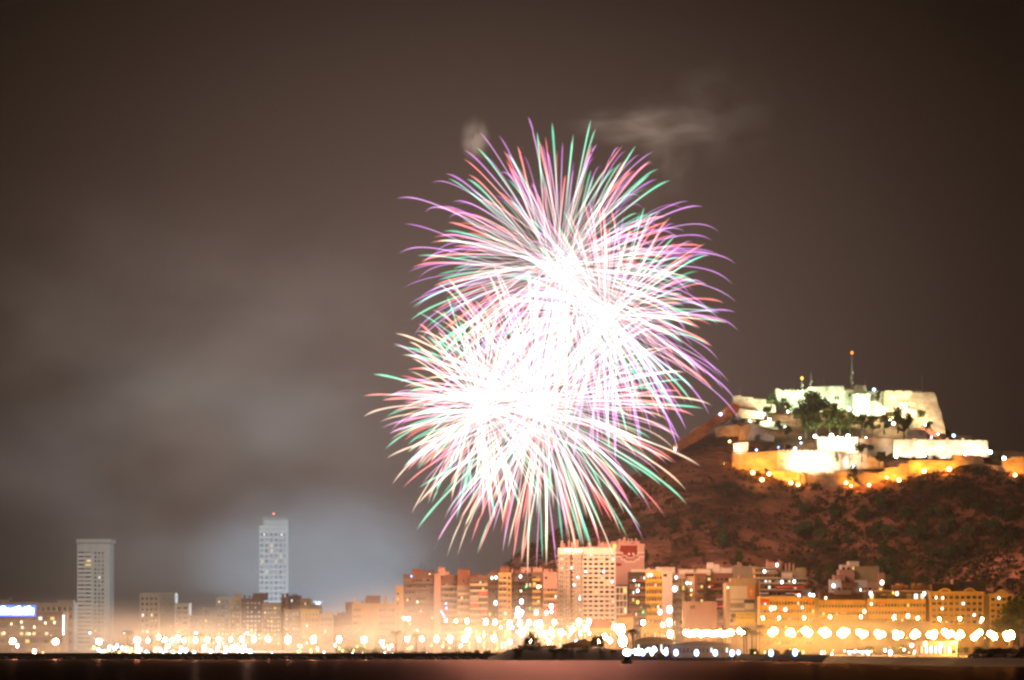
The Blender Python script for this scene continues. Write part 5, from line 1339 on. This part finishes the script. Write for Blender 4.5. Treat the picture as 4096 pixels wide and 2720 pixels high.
for k in range(20):
    px = 632+rng.random()*36; small_light(px, rng.uniform(649, 653.5), 1180, rng.choice([.5,.6,.8]), rng.choice([SMALLW, BLUEG, SMALLW]), 'white light on the marina jetty right of the palm', 'lights on the marina jetty')
for k in range(26):
    px = rng.uniform(745, 935); small_light(px, rng.uniform(649.5, 654), rng.uniform(1090, 1150), rng.choice([.2,.3,.4]), rng.choice([SMALLW, SMALLY, SMALLY]), 'small light on the dark strip between beach and promenade', 'small lights along the beach strip')

# palms
FROND = leaf_mat('palm_fronds', (.03,.035,.012), (.08,.075,.02))
def palm_meshes(seed):
    rng = random.Random(seed); t = MB(); H = 8.0; lean = rng.uniform(-.6,.6)
    pts = [(lean*(k/7)**2, 0, H*k/7) for k in range(8)]
    t.tube([(0,0,-1)]+pts, [.42,.40]+[.33-.016*k for k in range(7)], 8)
    t.ball((lean, 0, H-.1), .55, 8, 5)
    c = MB()
    for i in range(22):
        an = 2*pi*i/22+rng.uniform(-.1,.1); up = rng.uniform(-.1, 1.1); L = rng.uniform(2.3,3.1)
        prev = None; top = Vector((lean,0,H))
        for k in range(8):
            s = k/7; rad = L*s*(1-.12*s); z = up*L*s*.75-1.5*s*s*L*.5
            p = top+Vector((cos(an)*rad, sin(an)*rad, z))
            if prev is not None:
                d = (p-prev).normalized(); side = d.cross(Vector((0,0,1))).normalized(); wd = .55*sin(pi*min(1, s*.85+.15))+.06
                for sg in (-1, 1):
                    for q in (.25, .75):
                        m0 = prev.lerp(p, q); c.add([m0, m0+d*.14, m0+side*sg*wd+d*.28-Vector((0,0,.35*wd+.1)), m0+side*sg*wd*.95+d*.2-Vector((0,0,.4*wd+.1))], [(0,1,2,3)])
                c.add([prev+Vector((0,0,.03)), p+Vector((0,0,.03)), p-Vector((0,0,.03))+side*.05, prev-Vector((0,0,.03))+side*.05], [(0,1,2,3)])
            prev = p
    return t.mesh('trunk', BARK), c.mesh('crown', FROND)
PALMS = [palm_meshes(s) for s in (1,2,3)]
def palm(px, top, bot, Y, label, wide=1.0, group=None, k=0):
    p = P(px, bot, Y); H = PZ(top, Y)-PZ(bot, Y); s = H/9.0
    o = empty('palm_tree', p, label, 'palm tree', group, k*1.7); o.scale = (s*wide, s*wide, s)
    tm, cm = PALMS[k % 3]; inst('trunk', tm, o); inst('crown', cm, o)
palm(633.5, 627.5, 653.5, 1175, 'tall shaggy palm standing alone at the end of the headland', 1.0, None, 0)
palm(645.5, 601, 650, 1380, 'very tall slim palm in front of the yellow flats', .45, None, 1)
for k, (px, t, b_, w_) in enumerate(((747,626,650,1.0),(752,629,651,1.0),(756.5,631,651,.9),(744,632,652,1.0))): palm(px, t, b_, 1205, 'dark palm in the clump before the billboard building', w_, 'palms before the billboard building', k)
palm(759.5, 623.5, 649, 1208, 'palm with a round mop crown at the right of the palm clump', .7, None, 2)
for k, (px, t) in enumerate(((164,632.5),(186,634),(200,632),(212,634),(228,634),(240,632.5),(197,637),(127,629),(396,629.5),(416,632))): palm(px, t, 655, 1345, 'hazy palm in the smoke behind the quay lamps', .9, 'hazy palms behind the quay', k)

# dark headland bushes and trees along the water
def btree(px, top, bot, Y, kind, label, group, wide=1.0, name=None):
    p = P(px, bot, Y); tree(name or ('shrub' if kind == 'bush' else 'tree'), p, PZ(top, Y)-PZ(bot, Y), kind, label, 'shrub' if kind == 'bush' else 'tree', group, wide)
HY = 1225
mb = MB(); vs = []; n = 40
for k in range(n+1):
    px = 488+k*(152/n); X = PX(px, HY); hh = lerp_list([(488,.2),(500,2.2),(512,4.2),(525,5.0),(560,4.4),(600,4.4),(630,3.8),(640,2.4)], px)+noise.noise(Vector((k*.7,0,0)))*.6
    for dy, f in ((-16,-.6),(-9,.55),(-2,.95),(10,1.0),(22,-.5)): vs.append((X, HY+dy, hh*f+.6))
fs = []
for k in range(n):
    for j in range(4): a = k*5+j; fs.append((a, a+5, a+6, a+1))
mb.add(vs, fs, 0, True); tag(mb.build('headland', plaster('headland_soil', (.035,.026,.018), .4, .95, .3, False)), kind='structure')
rng = random.Random(8)
for k in range(44):
    px = rng.uniform(506, 634); top = lerp_list([(505,650),(514,646),(522,641),(540,640),(560,644),(590,645),(612,646),(632,648)], px)+rng.uniform(-1.5,2)
    btree(px, top, 655.5, HY-rng.uniform(0,8), 'bush', 'dark bush in the low thicket on the headland', 'bushes of the headland thicket', rng.uniform(.9,1.4))
for k, (px, top) in enumerate(((533.5,633),(527,638),(594,637),(600,636),(652,643),(660,642.5))): btree(px, top, 652, 1240, 'broad', 'dark rounded tree rising above the headland bushes', 'trees above the headland bushes', 1.1)
for k in range(14):
    px = rng.uniform(738, 800); btree(px, rng.uniform(645,649), 655, 1160-rng.uniform(0,20), 'bush', 'dark bush on the strip under the palm clump', 'bushes under the palm clump', 1.4)
for k in range(12):
    px = rng.uniform(860, 975); btree(px, rng.uniform(640,645), 652, 1175-rng.uniform(0,20), 'bush', 'olive bush along the foot of the promenade wall', 'bushes along the promenade wall', 1.4)
for k in range(16):
    px = rng.uniform(975, 1030); btree(px, rng.uniform(641,646), 655, 1060-rng.uniform(0,15), 'bush', 'yellow lit shrub by the parked cars', 'lit shrubs by the parked cars', 1.3)
for px, top, w_ in ((1008,606,1.2),(1018,598,1.2),(1025,594,1.2),(1015,612,1.3)): btree(px, top, 640, 1180, 'broad', 'big yellow lit tree at the right edge before the ochre blocks', 'big trees at the right edge', w_)
btree(126, 629.5, 650, 1400, 'broad', 'hazy dark tree between the leftmost tower and the white slab', None, .8)
for k in range(9): btree(rng.uniform(330, 380), rng.uniform(641,645), 656, 1340, 'bush', 'hazy tree in the orange smoke left of the centre', 'hazy trees in the orange smoke', 1.2)
for k in range(11): btree(rng.uniform(450, 488), rng.uniform(646,649), 656, 1300, 'bush', 'hazy low bush in front of the drifting smoke', 'hazy bushes before the smoke', 1.0)

# headland huts
b = Bld('beach_hut', 562, 592, 644.5, 1255, 'pale gabled hut on the headland under the glaring lamp', C_TAN, depth=10, seed=201, roof=False, base=3.0)
mb = MB(); mb.prism([(-b.w/2-.4, b.h), (b.w/2+.4, b.h), (b.w*.28, b.h+2.6)], -.4, 10.4); mb.build('roof', C_GREY, b.root)
b.grid(-b.w/2+1, b.w/2-1, .6, b.h, 4, 1, .5, .6, lit=.25, kinds='lw'); b.finish()
b = Bld('beach_hut', 518, 556, 647.5, 1258, 'low ochre hut behind the headland bushes', C_OCHRE, depth=8, seed=202, base=3.0)
b.grid(-b.w/2+1, b.w/2-1, .6, b.h, 6, 1, .5, .6, lit=.3, kinds='yw'); b.lamp_window(542.2, 648.5, .6, 'g', -1.0); b.finish()
for k, (px, top) in enumerate(((592.0,641.5),(592.9,642),(609.5,641.5),(610.8,641.7),(612.3,641.9))):
    o = empty('flag_pole', P(px, 655, 1262), 'slim pale pole on the headland right of the gabled hut', 'pole', 'slim poles on the headland'); H = PZ(top, 1262)-PZ(655, 1262)
    mb = MB(); mb.tube([(0,0,0),(0,0,H)], [.16,.10], 6); mb.build('shaft', C_WHITE, o); mb = MB(); mb.ball((0,0,H+.15), .22, 6, 4); mb.build('finial', C_WHITE, o)
o = empty('light_mast', P(683, 645, 1380), 'tall floodlight mast before the pink flats', 'mast'); H = PZ(592, 1380)-PZ(645, 1380)
mb = MB(); mb.tube([(0,0,0),(0,0,H)], [.45,.25], 8); mb.build('shaft', C_OLIVE, o); mb = MB(); mb.box(-1.5,1.5,-.3,.3,H,H+.8); mb.build('lamp_rack', DARKMETAL, o)

# beach pavilion
b = Bld('beach_pavilion', 673, 730, 645.5, 1190, 'long grey pavilion with a low curved roof by the water', C_GREY, depth=12, seed=203, roof=False)
mb = MB(); n = 12; mb.prism([(-b.w/2-.5, b.h), (b.w/2+.5, b.h)]+[(b.w/2+.5-(b.w+1)*k/n, b.h+.3+1.5*sin(pi*k/n)**.7) for k in range(n+1)], -.8, 12.8); mb.build('roof', plaster('pavilion_roof', (.20,.17,.14), .2), b.root)
b.grid(-b.w/2+.6, b.w/2-.6, .4, b.h-.2, 14, 1, .6, .6, lit=.08, kinds='l'); b.finish()
b = Bld('beach_pavilion', 635, 672, 641.5, 1215, 'smaller pale pavilion with a rounded roof left of the long one', C_CREAM, depth=10, seed=204, roof=False)
mb = MB(); mb.prism([(-b.w/2-.4, b.h), (b.w/2+.4, b.h)]+[(b.w/2+.4-(b.w+.8)*k/n, b.h+.2+1.8*sin(pi*k/n)**.6) for k in range(n+1)], -.6, 10.6); mb.build('roof', plaster('pavilion_roof2', (.26,.2,.14), .2), b.root)
b.grid(-b.w/2+.6, b.w/2-.6, .4, b.h-.2, 9, 1, .6, .6, lit=.3, kinds='lw'); b.finish()
# lit kiosk on the right
b = Bld('beach_kiosk', 918, 957, 643.5, 1105, 'brightly lit white kiosk behind the beach on the right', C_WHITE, depth=9, seed=205, base=2.2)
b.grid(-b.w/2+.4, b.w/2-.4, .5, b.h-.3, 8, 1, .85, .7, lit=.8, kinds='lw'); b.lamp_window(911, 645.5, 1.0, 'l', -2); b.lamp_window(908.5, 644, .7, 'r', -2); b.lamp_window(924.5, 643.5, 1.1, 'w', -2); b.lamp_window(940, 645.5, 1.2, 'w', -2); b.finish()

# white tents
def tent(px, w, Y, label, group):
    p = P(px, 655, Y); o = empty('market_tent', (p.x, Y, GND), label, 'tent', group)
    mb = MB(); mb.add([(-w,-w,2.2),(w,-w,2.2),(w,w,2.2),(-w,w,2.2),(0,0,3.7)], [(0,1,4),(1,2,4),(2,3,4),(3,0,4),(3,2,1,0)])
    mb.box(-w,w,-w,-w+.04,1.9,2.197); mb.build('canopy', C_WHITE, o)
    for sx in (-1,1):
        for sy in (-1,1):
            mb = MB(); mb.box(-.06,.06,-.06,.06,0,2.2); mb.build('leg', C_GREY, o, (sx*(w-.1), sy*(w-.1), 0))
    mb = MB(); mb.ball((0,0,0), .35, 8, 5); mb.build('hanging_lamp', SMALLW, o, (0,0,1.75))
for k in range(8): tent(848.5+k*2.9, .5*PX(513.3+1.2,1120), 1120, 'small white tent in the short row on the dark beach strip', 'white tents in a row')

# parked cars on the right
CARP = {'light': plaster('pale_car_paint', (.55,.52,.48), .05, .3), 'dark': plaster('dark_car_paint', (.06,.05,.05), .1, .3), 'red': plaster('red_car_paint', (.35,.05,.03), .1, .3)}
TYRE = plaster('tyre', (.02,.02,.02), .1); RIM = plaster('rim', (.4,.4,.4), .1, .4)
HL = emit('car_headlight', (1.0,.92,.75), 7.0)
def car_meshes():
    body = MB(); L = 2.1
    body.prism([(-L,.35),(L,.35),(L+.05,.62),(L-.1,.86),(1.05,.95),(.45,1.42),(-1.15,1.44),(-1.75,.98),(-L,.92),(-L-.05,.6)], -.85, .85)
    glass = MB(); glass.prism([(.92,.97),(.42,1.36),(-1.12,1.38),(-1.6,1.0)], -.865, -.853); glass.prism([(.92,.97),(.42,1.36),(-1.12,1.38),(-1.6,1.0)], .853, .865)
    ty = MB(); ty.tube([(0,-.12,0),(0,.12,0)], [.33,.33], 14); rim = MB(); rim.tube([(0,-.14,0),(0,.14,0)], [.19,.19], 10); hl = MB(); hl.ball((0,0,0), .3, 8, 5, 0, .7)
    return {k: body.mesh('body', m) for k, m in CARP.items()}, glass.mesh('side_window', GLASS), ty.mesh('tyre', TYRE), rim.mesh('rim', RIM), hl.mesh('headlight', HL)
CB, CG, CT_, CR, CH = car_meshes(); CHP = CH.copy(); CHP.materials[0] = RIM
for k in range(12):
    px = 974+k*4.6+[0,1.2,-.8,1.6,-1,.4][k % 6]; kind = ['light','dark','light','red','dark','light'][k % 6]; Y = 985-k*1.5
    o = empty('parked_car', (PX(px, Y), Y, GND+.0), {'light':'pale car parked in the row at the right edge of the quay','dark':'dark car parked in the row at the right edge of the quay','red':'red car parked in the row at the right edge of the quay'}[kind], 'car', {'light':'pale parked cars','dark':'dark parked cars','red':'red parked cars'}[kind], rz=-pi/2+[.6,.2,-.5,1.9,.9,2.6,-.2][k % 7])
    inst('body', CB[kind], o); inst('side_window', CG, o)
    for sx in (-1.3, 1.3):
        for sy in (-.78, .78): wv = inst('wheel', CT_, o, (sx, sy, .33)); inst('rim', CR, wv)
    for sy in (-.6, .6): inst('headlight', CH if k % 3 == 1 else CHP, o, (2.1, sy, .68))

# the motor boat with its bright lamp
BY = 1010
o = empty('motor_boat', (PX(627, BY), BY, 0), 'small dark motor boat carrying one bright white lamp', 'boat')
hb = MB(); secs = []
for (y, wd, zb, zt) in ((-2.6,.25,.3,1.25),(-1.6,1.3,-.15,1.1),(0,2.0,-.3,1.0),(2.2,2.05,-.3,.95),(3.6,1.9,-.2,.95)):
    secs.append([(-wd,y,zt),(-wd*.8,y,zb+.3),(0,y,zb),(wd*.8,y,zb+.3),(wd,y,zt)])
vs = [p for s in secs for p in s]; fs = []
for k in range(4):
    for j in range(4): a = k*5+j; fs.append((a, a+1, a+6, a+5))
    fs.append((k*5+4, k*5, k*5+5, k*5+9))
fs.append((0,4,3,2,1)); fs.append((20,21,22,23,24)); hb.add(vs, fs); hb.build('hull', plaster('boat_hull', (.05,.04,.035), .2, .5), o)
mb = MB(); mb.prism([(-1.2,.95),(1.2,.95),(1.0,2.5),(-1.0,2.5)], .2, 2.4); mb.build('cabin', C_DARK, o)
mb = MB(); mb.box(-.85,.85,.14,.197,1.6,2.3); mb.build('windscreen', GLASS, o)
mb = MB(); mb.tube([(0,1,2.5),(0,1,3.2)], [.07,.06], 5); mb.build('mast', POLE, o)
mb = MB(); mb.ball((0,1,4.0), 1.05, 10, 6, 0, 1.05, 1.2); mb.build('lamp', emit('boat_lamp_glass', (.85,.93,1.0), 30.0, True), o)
# moored sailing boats in the harbour behind the quay: masts
rng = random.Random(12)
for k in range(16):
    px = [376,352,395,402,415,424,445,455,498,502,505.5,508,100,150,118,190][k]; Y = 1296; X = PX(px, Y)
    o = empty('sailing_boat', (X, Y, 1.6), 'white moored sailing boat with a thin bare mast behind the quay wall', 'boat', 'moored sailing boats')
    hb = shared_box('sailhull', lambda mb: mb.prism([(-3.4,1.2),(-2.9,.1),(2.6,.1),(3.9,1.3)], -.9, .9), 'hull', C_WHITE); inst('hull', hb, o)
    me = shared_box('sailcabin', lambda mb: mb.prism([(-1.5,1.25),(1.4,1.25),(1.0,1.8),(-1.3,1.8)], -.6, .6), 'cabin', C_CREAM); inst('cabin', me, o)
    H = rng.uniform(8, 12); mb = MB(); mb.tube([(.4,0,1.8),(.4,0,H)], [.10,.06], 5); mb.box(.3,3.0-3.9,-.05,.05,2.6,2.75); mb.build('mast', C_GREY, o)

# launch flash: low ground shell going off behind the rooftops
o = empty('ground_firework', P(318, 606, 1950), 'bluish white ground firework flaring behind the hazy rooftops', 'firework')
mb = MB(); mb.tube([(0,0,-38),(0,0,-1)], [.6,.5], 8); mb.build('mortar_tube', DARKMETAL, o)
rng = random.Random(6); sp = MB()
for k in range(26):
    an = rng.uniform(0, 2*pi); up = rng.uniform(2, 7); sp.tube([(0,0,-1),(cos(an)*up*.25, sin(an)*up*.25, up*.6-1),(cos(an)*up*.6, sin(an)*up*.6, up*.75-1)], [.12,.1,.02], 4)
sp.build('spark_fountain', emit('blue_spark', (.6,.8,1.0), 8.0), o)
for dx, dz in ((-26,-22),(6,-18),(34,-22)):
    ld = bpy.data.lights.new('flash_glow', 'POINT'); ld.energy = 5.2e5; ld.color = (.57,.77,1.0); ld.shadow_soft_size = 8.0
    lo = bpy.data.objects.new('flash_glow', ld); lo.location = (dx, 70, dz+4); link(lo, o)

# added fill lights on posts, brightening the smoke and the left towers
for px, Y, pw in ((90, 2050, 1.0e5), (124, 1610, 2.4e5), (196, 1600, 3.4e5), (247, 1590, 2.8e5), (270, 2040, 0.2e5)):
    p = P(px, 633, Y); o = empty('street_lamp', p, 'added fill light on a post among the hazy rooftops on the left', 'street lamp', 'added fill lights among the hazy rooftops'); mb = MB(); mb.tube([(0,0,GND-p.z),(0,0,-.4)], [.12,.08], 6); mb.build('pole', DARKMETAL, o)
    mb = MB(); mb.ball((0,0,0), .6, 8, 5); mb.build('globe', SMALLW, o)
    ld = bpy.data.lights.new('smoke_fill_light', 'POINT'); ld.energy = pw; ld.color = (1.0,.88,.72); ld.shadow_soft_size = 1.0
    lo = bpy.data.objects.new('smoke_fill_light', ld); lo.location = (0, 0, 3.0); link(lo, o)
# ================================================================ SMOKE
PALE = (.97, .89, .79)
smoke('smoke_plume', P(205, 400, 1800), (275, 190, 175), 0.0048, 'wide pale smoke bank drifting over the left half of the town', col=PALE, seed=3.1, scale=2.3, lo=0.42, hi=0.68)
smoke('smoke_bank', P(328, 566, 1850), (112, 58, 64), 0.0340, 'bluish smoke bank glowing behind the hotel tower', col=(.96,.98,.98), seed=7.7, scale=1.5, lo=0.25, hi=0.7)
smoke('smoke_drift', P(425, 640, 1355), (90, 52, 34), 0.014, 'low orange smoke drifting over the quay lamps left of the centre', seed=2.2, scale=1.7, lo=0.25, hi=0.7)
smoke('quay_mist', P(190, 645, 1345), (200, 80, 26), 0.0095, 'thin warm smoke lying along the quay below the hazy towers', seed=9.2, scale=1.9, lo=0.25, hi=0.75)
smoke('quay_mist', P(45, 642, 1335), (95, 60, 26), 0.012, 'thin warm smoke in front of the lit block at the left edge', seed=15.2, scale=1.9, lo=0.25, hi=0.75)
smoke('lamp_glow_mist', P(880, 640, 1180), (150, 120, 18), 0.0036, 'thin added mist giving the promenade lamps on the right a yellow glow', seed=4.2, scale=1.9, lo=0.2, hi=0.75)  # mist volume added to stand in for lens glow around the lamps
smoke('street_mist', P(630, 640, 1345), (125, 50, 28), 0.0045, 'thin orange lit mist in front of the central flats', seed=12.2, scale=1.9, lo=0.2, hi=0.75)
smoke('smoke_puff', P(475, 139, 1420), (9, 9, 14), 0.05, 'small round smoke puff above the upper burst', col=(.72,.90,.95), seed=1.4, scale=1.7, lo=0.3, hi=0.65)
smoke('smoke_streak', P(650, 127, 1450), (50, 30, 13), 0.018, 'long thin smoke streak right of the topmost burst', col=(.72,.90,.95), seed=5.0, scale=2.4, lo=0.36, hi=0.7)
smoke('smoke_wisp', P(705, 115, 1480), (48, 30, 34), 0.012, 'faint ragged smoke wisp at the right of the long streak', col=(.72,.90,.95), seed=6.0, scale=2.0, lo=0.42, hi=0.75)
smoke('smoke_wisp', P(655, 165, 1460), (26, 20, 28), 0.014, 'faint smoke wisp hanging just under the long streak', col=(.72,.90,.95), seed=8.0, scale=1.8, lo=0.42, hi=0.75)
